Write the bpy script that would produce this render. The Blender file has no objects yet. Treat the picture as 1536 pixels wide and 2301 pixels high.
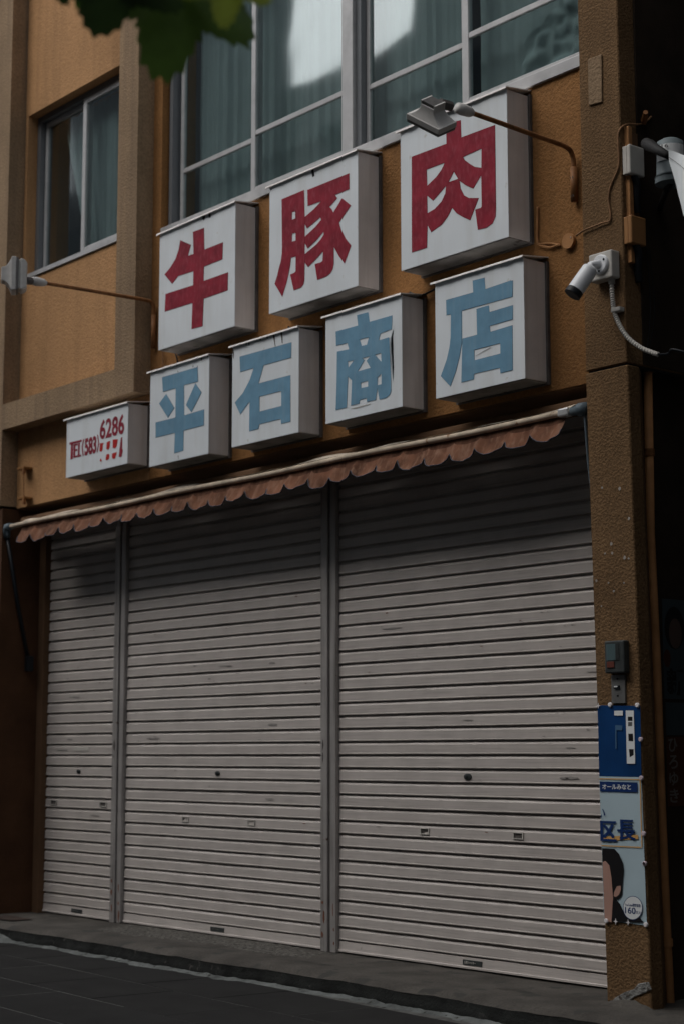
import bpy, bmesh, math, random
import numpy as np
from mathutils import Vector, Matrix, noise
random.seed(7)
sc = bpy.context.scene
col = sc.collection
R_ = math.radians

# ------------------------------------------------------------------ camera
RES = (1536., 2301.); FOC = 3900.; PCX, PCY = 768., 1150.5
CAM = Vector((9.14167, -7.526527, 1.30))
CR = Vector((0.636, 0.77146, -0.001)); 
_vh = np.array([-2480-PCX, 1697-PCY, FOC]); _X = -_vh/np.linalg.norm(_vh)
_V = (FOC*FOC + _vh[0]*-28.)/_vh[1]
_Z = np.array([-28., -_V, FOC]); _Z /= np.linalg.norm(_Z)
_Y = np.cross(_Z, _X)
RM = np.stack([_X, _Y, _Z], 1)            # camera = RM @ world (x right, y down, z forward)
CPOS = np.array(CAM)
def ray(u, v): return RM.T @ np.array([u-PCX, v-PCY, FOC])
def onY(u, v, Y):
    d = ray(u, v); return CPOS + (Y-CPOS[1])/d[1]*d
def onX(u, v, X):
    d = ray(u, v); return CPOS + (X-CPOS[0])/d[0]*d
def onZ(u, v, Z):
    d = ray(u, v); return CPOS + (Z-CPOS[2])/d[2]*d
cd = bpy.data.cameras.new('camera'); cam = bpy.data.objects.new('camera', cd); col.objects.link(cam)
_r, _d, _f = RM.T @ np.array([1, 0, 0.]), RM.T @ np.array([0, 1., 0]), RM.T @ np.array([0, 0, 1.])
m4 = Matrix.Identity(4)
for i in range(3):
    m4[i][0] = _r[i]; m4[i][1] = -_d[i]; m4[i][2] = -_f[i]; m4[i][3] = CAM[i]
cam.matrix_world = m4
cd.sensor_fit = 'VERTICAL'; cd.sensor_height = 36; cd.lens = FOC/RES[1]*36
cd.clip_start = .1; cd.clip_end = 600
cd.dof.use_dof = True; cd.dof.focus_distance = 9.9; cd.dof.aperture_fstop = 2.2
sc.camera = cam

# ------------------------------------------------------------------ world, sun, exposure
SUN_EL, SUN_AZ = R_(52), R_(206)      # azimuth clockwise from +Y
w = bpy.data.worlds.new("World"); sc.world = w; w.use_nodes = True
nt = w.node_tree; nt.nodes.clear()
sky = nt.nodes.new('ShaderNodeTexSky'); sky.sky_type = 'NISHITA'; sky.sun_disc = False
sky.sun_elevation = SUN_EL; sky.sun_rotation = SUN_AZ; sky.dust_density = 4.0; sky.air_density = 1.0; sky.ozone_density = .6
hs = nt.nodes.new('ShaderNodeHueSaturation'); hs.inputs['Saturation'].default_value = .30
bg = nt.nodes.new('ShaderNodeBackground'); bg.inputs[1].default_value = .15
wo = nt.nodes.new('ShaderNodeOutputWorld')
nt.links.new(sky.outputs[0], hs.inputs['Color']); nt.links.new(hs.outputs[0], bg.inputs[0]); nt.links.new(bg.outputs[0], wo.inputs[0])
sd = bpy.data.lights.new('sun', 'SUN'); sd.energy = .6; sd.angle = R_(80); sd.color = (1, .97, .94)
so = bpy.data.objects.new('sun', sd); col.objects.link(so)
sdir = Vector((math.sin(SUN_AZ)*math.cos(SUN_EL), math.cos(SUN_AZ)*math.cos(SUN_EL), math.sin(SUN_EL)))
so.rotation_euler = sdir.to_track_quat('Z', 'Y').to_euler()
sc.view_settings.view_transform = 'Standard'; sc.view_settings.look = 'None'
sc.view_settings.exposure = 0.28; sc.view_settings.gamma = 1; sc.view_settings.use_curve_mapping = False

# ------------------------------------------------------------------ materials
def M(name, c, rough=.7, var=.12, vs=2.5, bump=0, bs=60, metal=0, spec=.14, streak=0, sscale=(14, 14, .7), scol=None,
      spots=0, spotc=(.1, .05, .03), spots_scale=9, bdist=.004, grain=0, coat=0, zband=None):
    m = bpy.data.materials.new(name); m.use_nodes = True
    n = m.node_tree.nodes; l = m.node_tree.links; b = n['Principled BSDF']
    b.inputs['Roughness'].default_value = rough; b.inputs['Metallic'].default_value = metal
    b.inputs['Specular IOR Level'].default_value = spec; b.inputs['Coat Weight'].default_value = coat
    geo = n.new('ShaderNodeNewGeometry')
    def nz(scale, detail=4, vec=None, rough_=.55):
        t = n.new('ShaderNodeTexNoise'); t.inputs['Scale'].default_value = scale; t.inputs['Detail'].default_value = detail
        t.inputs['Roughness'].default_value = rough_
        l.new(vec or geo.outputs['Position'], t.inputs['Vector']); return t.outputs['Fac']
    def ramp(f, a, b_):
        t = n.new('ShaderNodeMapRange'); t.inputs[1].default_value = a; t.inputs[2].default_value = b_
        l.new(f, t.inputs[0]); return t.outputs[0]
    def mix(f, A, B, mode='MIX'):
        t = n.new('ShaderNodeMix'); t.data_type = 'RGBA'; t.blend_type = mode
        if isinstance(f, float): t.inputs[0].default_value = f
        else: l.new(f, t.inputs[0])
        for s, v in ((6, A), (7, B)):
            if isinstance(v, tuple): t.inputs[s].default_value = (*v[:3], 1)
            else: l.new(v, t.inputs[s])
        return t.outputs[2]
    lo = tuple(x*(1-var) for x in c); hi = tuple(min(1, x*(1+var)) for x in c)
    cur = mix(ramp(nz(vs, 5), .3, .7), lo, hi)
    if grain:
        g = mix(ramp(nz(bs, 2), .3, .7), tuple([1-grain]*3), tuple([1+grain*.0]*3)); cur = mix(1.0, cur, g, 'MULTIPLY')
    if streak:
        mp = n.new('ShaderNodeMapping'); mp.inputs['Scale'].default_value = sscale; l.new(geo.outputs['Position'], mp.inputs[0])
        f = ramp(nz(1.0, 4, mp.outputs[0]), .48, .72)
        mu = n.new('ShaderNodeMath'); mu.operation = 'MULTIPLY'; mu.inputs[1].default_value = streak; l.new(f, mu.inputs[0])
        cur = mix(mu.outputs[0], cur, scol or tuple(x*.45 for x in c))
    if spots:
        f = ramp(nz(spots_scale, 6), 1-spots, 1-spots+.06)
        cur = mix(f, cur, spotc)
    l.new(cur, b.inputs['Base Color'])
    if bump:
        a = nz(bs, 3); bp = n.new('ShaderNodeBump'); bp.inputs['Strength'].default_value = bump; bp.inputs['Distance'].default_value = bdist
        l.new(a, bp.inputs['Height']); l.new(bp.outputs[0], b.inputs['Normal'])
    return m

ORANGE = M('orange_stucco', (.29, .142, .052), .85, .22, 1.3, bump=.9, bs=62, streak=.35, grain=.25, bdist=.008, sscale=(9, 9, .8), spots=.30, spotc=(.20, .095, .036), spots_scale=2.2)
FADED = M('faded_orange_stucco', (.47, .262, .122), .85, .15, 1.3, bump=.9, bs=62, streak=.3, grain=.2, bdist=.008, sscale=(9, 9, .8))
BROWN = M('brown_stucco', (.32, .222, .135), .88, .18, 1.6, bump=.9, bs=58, streak=.45, grain=.3, bdist=.008, scol=(.13, .09, .065), sscale=(12, 12, .5))
PILLAR = M('pillar_stucco', (.19, .112, .054), .88, .2, 2.2, bump=1, bs=72, streak=.3, grain=.4, bdist=.009, spots=.3, spotc=(.13, .085, .05), spots_scale=3)
SOFFIT = M('soffit_paint', (.14, .08, .045), .9, .2)
WHITE = M('sign_acrylic', (.70, .745, .775), .4, .05, 3, spec=.35, streak=.30, sscale=(9, 9, 1.1), scol=(.50, .50, .47), spots=.34, spotc=(.58, .59, .57), spots_scale=12)
WSIDE = M('sign_side_metal', (.60, .575, .56), .5, .10, 3, streak=.35, sscale=(16, 16, .9), scol=(.34, .31, .29), spots=.24, spotc=(.3, .24, .2), spots_scale=14)
CAPM = M('sign_cap_metal', (.86, .83, .80), .55, .12, 22, spots=.30, spotc=(.28, .19, .14), spots_scale=26)
FRAMEB = M('sign_back_frame', (.10, .09, .085), .6, .3, 8)
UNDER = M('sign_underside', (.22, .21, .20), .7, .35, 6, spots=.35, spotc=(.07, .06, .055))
RED = M('red_sign_paint', (.24, .014, .030), .5, .25, 9, streak=.5, sscale=(36, 36, 16), scol=(.34, .07, .095))
RED2 = M('fresh_red_paint', (.42, .012, .008), .45, .12, 20)
BLUE = M('blue_sign_paint', (.145, .29, .41), .5, .12, 9, streak=.3, sscale=(30, 30, 1.2), scol=(.23, .35, .43))
EDGE = M('dark_outline', (.05, .05, .06), .7, .1)
SHUT = M('shutter_slat', (.485, .445, .415), .42, .08, 5, streak=.4, sscale=(2.5, 2.5, 90), scol=(.24, .225, .21), spots=.27, spotc=(.22, .20, .18), spots_scale=7, spec=.5, bump=.05, bs=30)
POST = M('shutter_post_metal', (.38, .36, .345), .4, .15, 4, metal=.35, streak=.6, sscale=(30, 30, 1.1), scol=(.10, .09, .085), spots=.31, spotc=(.10, .06, .04), spots_scale=16)
ALU = M('aluminium', (.50, .50, .50), .38, .08, 8, metal=.45, streak=.25, sscale=(9, 9, 9))
ALUD = M('dark_aluminium', (.17, .18, .19), .4, .1, metal=.3)
DARK = M('near_black', (.02, .02, .02), .6, .1)
CURT = M('sheer_curtain', (.36, .42, .43), .95, .06, 4, streak=.25, sscale=(26, 26, .25), scol=(.25, .30, .31))
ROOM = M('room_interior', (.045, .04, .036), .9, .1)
RUST = M('rusty_brown_steel', (.22, .10, .04), .55, .35, 18, spots=.4, spotc=(.09, .045, .02))
LAMPG = M('lamp_housing_grey', (.50, .49, .47), .45, .1, 18, spots=.28, spotc=(.2, .18, .16), spots_scale=20)
LAMPD = M('lamp_dark_grey', (.15, .145, .14), .5, .2, 20)
LENS = M('lamp_lens', (.62, .62, .58), .15, .05, spec=.8)
CAMW = M('camera_white', (.74, .76, .78), .3, .03, coat=.2)
BOXG = M('box_grey_plastic', (.50, .48, .44), .5, .07, 12)
BOXBR = M('box_brown_plastic', (.30, .15, .06), .5, .1, 12)
PIPE = M('painted_pipe', (.38, .19, .08), .6, .2, 8, bump=.5, bs=80, bdist=.003)
CABLE = M('painted_cable', (.22, .12, .06), .7, .3, 20)
BLACK = M('black_plastic', (.015, .017, .02), .35, .1)
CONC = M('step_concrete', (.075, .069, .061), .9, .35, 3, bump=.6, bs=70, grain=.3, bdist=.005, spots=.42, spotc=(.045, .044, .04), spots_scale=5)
CONCD = M('mossy_concrete', (.012, .013, .012), .95, .5, 9, bump=.8, bs=60, bdist=.008, spots=.36, spotc=(.045, .043, .04), spots_scale=14)  # riser concrete, much darker than the step top, with paler spots
CONCG = M('exposed_aggregate', (.10, .095, .085), .95, .5, 40, bump=1, bs=70, bdist=.012, spots=.45, spotc=(.03, .028, .025), spots_scale=60)
MORT = M('pale_mortar', (.11, .118, .114), .95, .5, 5, bump=1, bs=45, bdist=.01, spots=.40, spotc=(.035, .035, .032), spots_scale=16)
PAVE = M('pavement_slab', (.020, .020, .0195), .95, .22, 4, bump=.5, bs=120, bdist=.002, spots=.34, spotc=(.022, .022, .022), spots_scale=30, grain=.3)
JOINT = M('pavement_joint', (.085, .085, .08), .95, .3, 20)
ASPH = M('asphalt', (.05, .05, .05), .9, .2, 6, bump=.4, bs=90)
CLOTH = M('valance_cloth', (.14, .064, .038), .9, .5, 5, streak=.6, sscale=(30, 30, 4), scol=(.27, .16, .11), bump=.2, bs=25, bdist=.01)
TRIM = M('valance_trim', (.07, .07, .085), .8, .2, 20)
CREAM = M('awning_canvas', (.60, .53, .43), .8, .25, 7, streak=.5, sscale=(5, 30, 30), scol=(.33, .24, .17))
BARM = M('awning_bar_paint', (.52, .43, .33), .5, .3, 9, spots=.36, spotc=(.24, .12, .06), spots_scale=14)
BLUEG = M('blue_grey_metal', (.10, .13, .15), .45, .2, 10)
PBLUE = M('poster_blue', (.006, .040, .135), .4, .25, 3)
PNAVY = M('poster_navy', (.012, .035, .13), .4, .1)
PPALE = M('poster_pale', (.42, .53, .58), .45, .06, 4)
PWHITE = M('poster_white', (.70, .72, .72), .5, .05)
PORNG = M('poster_orange', (.60, .34, .12), .5, .1)
SKIN = M('printed_skin', (.42, .25, .20), .5, .1)
HAIR = M('printed_hair', (.012, .011, .012), .5, .1)
PIN = M('pink_pin', (.56, .46, .50), .4, .1)
PINW = M('white_pin', (.75, .72, .72), .4, .1)
CHIME = M('chime_case', (.045, .05, .05), .35, .2, 20)
CHIMEG = M('chime_grille', (.10, .15, .16), .4, .2)
PLATE = M('switch_plate_metal', (.17, .17, .165), .45, .2, 15, metal=.4)
POLEG = M('pole_blue_grey', (.14, .17, .18), .5, .1)
FLAGW = M('flag_white', (.74, .78, .80), .85, .04)
def leafmat(name, c):
    m = M(name, c, .55, .3, 14, spec=.4); n = m.node_tree.nodes; l = m.node_tree.links; b = n['Principled BSDF']
    tr = n.new('ShaderNodeBsdfTranslucent'); tr.inputs[0].default_value = (c[0]*1.5, c[1]*1.7, c[2]*1.1, 1); mx = n.new('ShaderNodeMixShader'); mx.inputs[0].default_value = .2
    l.new(b.outputs[0], mx.inputs[1]); l.new(tr.outputs[0], mx.inputs[2]); l.new(mx.outputs[0], n['Material Output'].inputs[0]); return m
LEAFD = leafmat('leaf_dark', (.03, .055, .016)); LEAFG = leafmat('leaf_green', (.065, .115, .02)); LEAFY = leafmat('leaf_yellow', (.24, .28, .045))
BARK = M('bark', (.14, .11, .085), .9, .3, 8, bump=.8, bs=25, bdist=.01)
FARW = M('far_wall_dark', (.13, .135, .14), .8, .1); FARW2 = M('far_wall_pale', (.30, .30, .29), .8, .1)
FARG = M('far_window_glass', (.03, .04, .045), .2, .1)

def glass():
    m = bpy.data.materials.new('window_glass'); m.use_nodes = True; n = m.node_tree.nodes; l = m.node_tree.links
    n.remove(n['Principled BSDF']); out = n['Material Output']
    tr = n.new('ShaderNodeBsdfTransparent'); tr.inputs[0].default_value = (.84, .89, .885, 1)
    gl = n.new('ShaderNodeBsdfGlossy'); gl.inputs['Roughness'].default_value = .04; gl.inputs[0].default_value = (.9, .95, .95, 1)
    fc = n.new('ShaderNodeLayerWeight'); fc.inputs[0].default_value = .5
    pw = n.new('ShaderNodeMath'); pw.operation = 'POWER'; pw.inputs[1].default_value = 3.2; l.new(fc.outputs['Facing'], pw.inputs[0])
    fr = n.new('ShaderNodeMath'); fr.operation = 'MULTIPLY_ADD'; fr.inputs[1].default_value = .8; fr.inputs[2].default_value = .13; l.new(pw.outputs[0], fr.inputs[0])
    mx = n.new('ShaderNodeMixShader'); l.new(fr.outputs[0], mx.inputs[0]); l.new(tr.outputs[0], mx.inputs[1]); l.new(gl.outputs[0], mx.inputs[2])
    nzt = n.new('ShaderNodeTexNoise'); nzt.inputs['Scale'].default_value = 1.6; nzt.inputs['Detail'].default_value = 1
    bp = n.new('ShaderNodeBump'); bp.inputs['Strength'].default_value = .12; bp.inputs['Distance'].default_value = .02
    g = n.new('ShaderNodeNewGeometry'); l.new(g.outputs['Position'], nzt.inputs['Vector'])
    l.new(nzt.outputs[0], bp.inputs['Height']); l.new(bp.outputs[0], gl.inputs['Normal'])
    l.new(mx.outputs[0], out.inputs[0]); return m
GLASS = glass()

# ------------------------------------------------------------------ builders
def link(me, name, mat, parent=None, smooth=False):
    if mat is not None and not me.materials: me.materials.append(mat)
    if smooth:
        for p in me.polygons: p.use_smooth = True
    o = bpy.data.objects.new(name, me)
    n = len(me.vertices)
    co = np.empty(n*3); me.vertices.foreach_get('co', co); co = co.reshape(-1, 3)
    c = (co.min(0)+co.max(0))/2; me.vertices.foreach_set('co', (co-c).ravel()); me.update()
    o.location = c; col.objects.link(o)
    if parent is not None: attach(o, parent)
    return o
def wloc(o):
    v = Vector((0, 0, 0))
    while o is not None: v += o.location; o = o.parent
    return v
def attach(o, p):
    o.parent = p; o.location = Vector(o.location) - wloc(p)
def tag(o, label=None, cat=None, group=None, kind=None):
    if label: o['label'] = label
    if cat: o['category'] = cat
    if group: o['group'] = group
    if kind: o['kind'] = kind
    return o
def thing(name, loc, label, cat, group=None):
    o = bpy.data.objects.new(name, None); o.location = loc; o.empty_display_size = .1; col.objects.link(o)
    return tag(o, label, cat, group)
class B:
    def __init__(s): s.v = []; s.f = []
    def add(s, vs, fs):
        k = len(s.v); s.v += [tuple(map(float, p)) for p in vs]; s.f += [tuple(i+k for i in f) for f in fs]; return s
    def box(s, x0, x1, y0, y1, z0, z1):
        return s.add([(x0, y0, z0), (x1, y0, z0), (x1, y1, z0), (x0, y1, z0), (x0, y0, z1), (x1, y0, z1), (x1, y1, z1), (x0, y1, z1)],
                     [(0, 3, 2, 1), (4, 5, 6, 7), (0, 1, 5, 4), (1, 2, 6, 5), (2, 3, 7, 6), (3, 0, 4, 7)])
    def prism(s, pts, d):          # pts: list of 3D points of a planar loop, d: extrusion vector
        n = len(pts); q = [tuple(np.array(p)+np.array(d)) for p in pts]
        return s.add(list(pts)+q, [tuple(range(n)), tuple(range(2*n-1, n-1, -1))] + [(i, n+i, n+(i+1) % n, (i+1) % n) for i in range(n)])
    def tube(s, path, r, seg=10, cap=True):
        path = [Vector(p) for p in path]; rs = r if isinstance(r, (list, tuple)) else [r]*len(path)
        vs = []; prev = None
        for i, p in enumerate(path):
            t = (path[min(i+1, len(path)-1)]-path[max(i-1, 0)]).normalized()
            if prev is None:
                a = t.orthogonal().normalized()
            else:
                a = (prev - t*prev.dot(t)).normalized()
            prev = a; b = t.cross(a)
            vs += [p+(a*math.cos(2*math.pi*k/seg)+b*math.sin(2*math.pi*k/seg))*rs[i] for k in range(seg)]
        fs = [(i*seg+k, i*seg+(k+1) % seg, (i+1)*seg+(k+1) % seg, (i+1)*seg+k) for i in range(len(path)-1) for k in range(seg)]
        if cap: fs += [tuple(range(seg-1, -1, -1)), tuple(range((len(path)-1)*seg, len(path)*seg))]
        return s.add(vs, fs)
    def obj(s, name, mat, parent=None, smooth=False, bevel=0, seg=2):
        me = bpy.data.meshes.new(name); me.from_pydata(s.v, [], s.f)
        bm = bmesh.new(); bm.from_mesh(me)
        bmesh.ops.recalc_face_normals(bm, faces=bm.faces)
        if bevel:
            es = [e for e in bm.edges if len(e.link_faces) == 2 and e.calc_face_angle(0) > .5]
            bmesh.ops.bevel(bm, geom=es, offset=bevel, segments=seg, affect='EDGES', profile=.5, clamp_overlap=True)
        bm.to_mesh(me); bm.free()
        return link(me, name, mat, parent, smooth)
def box(name, mat, parent, x0, x1, y0, y1, z0, z1, bevel=0): return B().box(x0, x1, y0, y1, z0, z1).obj(name, mat, parent, bevel=bevel)
def arc(pts, n=6):    # smooth a polyline (Catmull-Rom)
    P = [Vector(p) for p in pts]; out = []
    for i in range(len(P)-1):
        a, b, c, d = P[max(i-1, 0)], P[i], P[i+1], P[min(i+2, len(P)-1)]
        for k in range(n):
            t = k/n
            out.append(.5*((2*b)+(c-a)*t+(2*a-5*b+4*c-d)*t*t+(3*b-a-3*c+d)*t**3))
    out.append(P[-1]); return out
def curve_to_mesh(cu, name):
    ob = bpy.data.objects.new('tmp', cu); col.objects.link(ob)
    dg = bpy.context.evaluated_depsgraph_get(); dg.update()
    me = bpy.data.meshes.new_from_object(ob.evaluated_get(dg)); me.name = name
    bpy.data.objects.remove(ob); return me
def flat(name, mat, parent, loops, origin, ax=(1, 0, 0), up=(0, 0, 1), out=(0, -1, 0), thick=.0015):
    """loops: 2D loops (holes by even-odd) laid on the plane origin + a*ax + b*up, proud along out"""
    cu = bpy.data.curves.new(name, 'CURVE'); cu.dimensions = '2D'; cu.fill_mode = 'BOTH'; cu.extrude = thick/2
    for lp in loops:
        sp = cu.splines.new('POLY'); sp.points.add(len(lp)-1)
        for i, p in enumerate(lp): sp.points[i].co = (p[0], p[1], 0, 1)
        sp.use_cyclic_u = True
    me = curve_to_mesh(cu, name); A, U, O, W = map(np.array, (ax, up, out, origin))
    for v in me.vertices:
        x, y, z = v.co; v.co = W + A*x + U*y + O*(z+thick/2)
    me.materials.clear(); return link(me, name, mat, parent)
def glyph(name, mat, parent, loops, sc_, off, Y, thick=.0015, sm=False):
    L = []
    for lp in loops:
        q = [onY(off[0]+x/sc_, off[1]+y/sc_, Y) for x, y in lp]; L.append([(p[0], p[2]) for p in q])
    return flat(name, mat, parent, L, (0, Y, 0), thick=thick)
def text(name, s, mat, parent, origin, wd, ht, ax=(1, 0, 0), up=(0, 0, 1), out=(0, -1, 0), bold=0., thick=.001):
    cu = bpy.data.curves.new(name, 'FONT'); cu.body = s; cu.size = 1; cu.offset = bold; cu.extrude = .005; cu.resolution_u = 3
    me = curve_to_mesh(cu, name)
    if len(me.vertices) == 0: return None
    co = np.array([v.co[:] for v in me.vertices]); mn = co.min(0); mx = co.max(0)
    A, U, O, W = map(np.array, (ax, up, out, origin))
    for v, c in zip(me.vertices, co):
        x = (c[0]-mn[0])/(mx[0]-mn[0])*wd; y = (c[1]-mn[1])/(mx[1]-mn[1])*ht; z = (c[2]-mn[2])/max(1e-6, mx[2]-mn[2])*thick
        v.co = W + A*x + U*y + O*z
    me.materials.clear(); return link(me, name, mat, parent)
def rough_grid(name, mat, parent, f, nu, nv, amp=.01, ns=6, kind=None):
    """grid from f(s,t) pushed about by noise"""
    b = B(); vs = []
    for i in range(nu+1):
        for j in range(nv+1):
            p = Vector(f(i/nu, j/nv)); q = noise.noise_vector(p*ns)*amp + noise.noise_vector(p*ns*4)*amp*.35
            vs.append(p+q)
    b.add(vs, [(i*(nv+1)+j, (i+1)*(nv+1)+j, (i+1)*(nv+1)+j+1, i*(nv+1)+j+1) for i in range(nu) for j in range(nv)])
    return b.obj(name, mat, parent, smooth=True)

# ------------------------------------------------------------------ ground, pavement, step
GZ = -.125
tag(B().box(-150, 150, -150, 150, GZ-.4, GZ-.03).obj('ground', ASPH), 'dark ground under the pavement and street', kind='structure')
pv = bpy.data.objects.new('pavement', None); pv.location = (0, -2, GZ); col.objects.link(pv); tag(pv, 'dark grey slab pavement in front of the shop step', kind='structure')
box('bedding', JOINT, pv, -9, 9, -5.2, -.2, GZ-.028, GZ-.0025)
ca, sa = math.cos(R_(-3.5)), math.sin(R_(-3.5)); protos = []
for r in range(6):
    for c in range(-9, 9):
        wv, dv = .83, .57
        if not protos or random.random() < .0:
            b = B(); b.box(-wv/2+.004, wv/2-.004, -dv/2+.004, dv/2-.004, -.028, 0)
            protos.append(b.obj('paving_slab', PAVE, None, bevel=.004, seg=1)); o = protos[0]
        else:
            o = protos[0].copy(); col.objects.link(o)
        x = c*wv + .22 + (r % 2)*.415; y = -.93-.285+.1 - r*dv
        o.location = (x*ca-y*sa, x*sa+y*ca, GZ-.014+random.uniform(-.0015, .0015)); o.rotation_euler = (random.uniform(-.003, .003), random.uniform(-.002, .002), R_(-3.5))
        if o.parent is None: o.parent = pv; o.location = Vector(o.location)-Vector(pv.location)
        else: o.location = Vector(o.location)-Vector(pv.location)
tag(box('road', ASPH, None, -60, 60, -12.2, -5.21, GZ-.02, GZ-.002), 'asphalt street in front of the pavement', kind='structure')
tag(box('far_pavement', PAVE, None, -60, 60, -14, -12.21, GZ-.02, GZ+.1), 'pavement across the street', kind='structure')

st = bpy.data.objects.new('concrete_step', None); st.location = (-.5, -.4, GZ); col.objects.link(st); tag(st, 'worn concrete step below the shutters', kind='structure')
SY = -.80
def edgeY(x): return SY + .02*math.sin(x*2.1) + .012*math.sin(x*7.3) - .03*max(0, (x-2)) 
def top(s, t):
    x = -4.6+s*8.3; y0 = edgeY(x); return (x, y0+(.10-y0)*t, -.012 - (.03*(max(0, .12-t)/.12)**2))
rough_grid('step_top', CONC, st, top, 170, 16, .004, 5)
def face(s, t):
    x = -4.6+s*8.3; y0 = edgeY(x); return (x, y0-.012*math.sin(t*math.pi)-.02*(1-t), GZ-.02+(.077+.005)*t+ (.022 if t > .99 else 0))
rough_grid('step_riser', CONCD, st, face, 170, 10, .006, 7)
def agg(s, t):
    x = -2.62+s*2.5 ; y1 = -.02; y0 = -.46+.10*s-.05*math.sin(s*9); return (x+(.25*(1-t)), y0+(y1-y0)*t, -.0125+.006*min(1, 4*min(t, s, 1-s)))
rough_grid('aggregate_patch', CONCG, st, agg, 120, 26, .006, 16)
def strip(s, t):
    x = -3.2+s*6.4; wd = .055+.03*noise.noise(Vector((x*1.5, 0, 1)))+.022*noise.noise(Vector((x*9, 3, 1))); y = edgeY(x)-.03
    return (x, y+.02-(wd+.02)*t, GZ+.022*(1-t)**1.5-.003)
rough_grid('mortar_fillet', MORT, st, strip, 260, 6, .006, 11)
def wedge(s, t):      # pale mortar ramp at the left end
    x = -4.6+s*1.75; k = 1 if s < .72 else max(0, 1-(s-.72)/.28); y = SY-.015-.34*t*k-.02*t
    return (x, y, GZ-.006+(.095*k)*(1-t)**1.3)
rough_grid('mortar_ramp', MORT, st, wedge, 60, 18, .012, 6)
rough_grid('metal_cover', M('rust_plate', (.035, .025, .02), .8, .3), st, lambda s, t: (-3.75+.42*s, -.62+.2*t, -.002), 8, 6, .002, 5)
# crack and chips on the top of the step
for (x0, y0, n_) in ((-1.6, -.55, 16), (.2, -.5, 8), (1.9, -.45, 6)):
    p = [Vector((x0+.055*k, y0+.03*noise.noise(Vector((k*.9, x0, 0))), .001)) for k in range(n_)]
    b = B()
    for k in range(n_-1):
        b.add([p[k]+Vector((0, -.004, 0)), p[k+1]+Vector((0, -.004, 0)), p[k+1]+Vector((0, .004, 0)), p[k]+Vector((0, .004, 0))], [(0, 1, 2, 3)])
    b.obj('crack', DARK, st)

# ------------------------------------------------------------------ shop building
bl = thing('shop_building', (-.7, 0, 0), 'orange stucco shop building with brown pillars and curtained upper windows', 'building')
WY = -.30            # wall plane
PX0, PX1 = 2.662, 2.97
def wall(x0, x1, z0, z1, y0=WY, y1=.1, m=ORANGE, name='wall'): return box(name, m, bl, x0, x1, y0, y1, z0, z1)
wall(-1.82, 2.66, 3.385, 5.262)                       # sign band below the big window
wall(-1.94, -1.82, 3.385, 9)
wall(-4.0, -1.94, 3.385, 5.385, WY+.001, m=FADED)
wall(-4.0, -3.955, 5.385, 6.88, WY+.002, m=FADED)
wall(-2.30, -1.94, 5.385, 6.88, WY+.002, m=FADED)
wall(-4.0, -1.94, 6.88, 9, WY+.001, m=FADED)
wall(-1.82, 2.66, 8.5, 9)
wall(-9, -4.4, -.1, 9, WY+.02, m=FADED)
wall(-1.0, 9.8, 9.0, 9.4, .3, 6, BROWN, 'roof')
box('pilaster', BROWN, bl, -2.222, -1.94, -.45, -.29, 4.27, 9)
box('pilaster', BROWN, bl, -4.42, -4.012, -.45, 0.1, 3.40, 9)
box('ledge', BROWN, bl, -4.02, -1.942, -.4505, -.295, 4.053, 4.275)
DKB = M('dark_brown_paint', (.075, .036, .018), .9, .25, 3, bump=.8, bs=60, bdist=.006)
box('pilaster_base', DKB, bl, -4.42, -4.0, -.43, .1, -.03, 3.375)
box('door_jamb', SOFFIT, bl, -4.0, -3.905, -.06, .1, -.03, 3.385)
box('soffit', SOFFIT, bl, -4.0, 2.66, WY+.01, .3, 3.375, 3.384)
# right pillar (lower part flares very slightly)
b = B(); b.add([(2.728, -.42, -.03), (3.034, -.42, -.03), (3.034, -.325, -.03), (2.728, .1, -.03), (2.665, -.42, 3.405), (2.976, -.42, 3.405), (2.976, -.325, 3.405), (2.665, .1, 3.405)],
                [(0, 3, 2, 1), (4, 5, 6, 7), (0, 1, 5, 4), (1, 2, 6, 5), (2, 3, 7, 6), (3, 0, 4, 7)])
b.obj('pillar', PILLAR, bl, bevel=.006, seg=1)
b = B(); b.add([(2.665, -.418, 3.418), (2.968, -.418, 3.418), (2.968, 5.9, 3.418), (2.665, .1, 3.418), (2.655, -.418, 9), (2.945, -.418, 9), (2.945, 5.9, 9), (2.655, .1, 9)],
                [(0, 3, 2, 1), (4, 5, 6, 7), (0, 1, 5, 4), (1, 2, 6, 5), (2, 3, 7, 6), (3, 0, 4, 7)])
b.obj('pillar', PILLAR, bl, bevel=.006, seg=1)
box('pillar_joint', DARK, bl, 2.68, 2.955, -.405, .1, 3.404, 3.419)
wall(2.745, 2.87, -.1, 3.402, -.31, 6, M('sooty_side_wall', (.028, .02, .014), .95, .4, 3, bump=.6, bs=50), 'side_wall')  # near-black base: grime plus the alley's shade put into the colour
wall(2.80, 2.974, 3.425, 8.9, -.285, 5.8, bpy.data.materials['sooty_side_wall'], 'side_wall')
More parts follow.
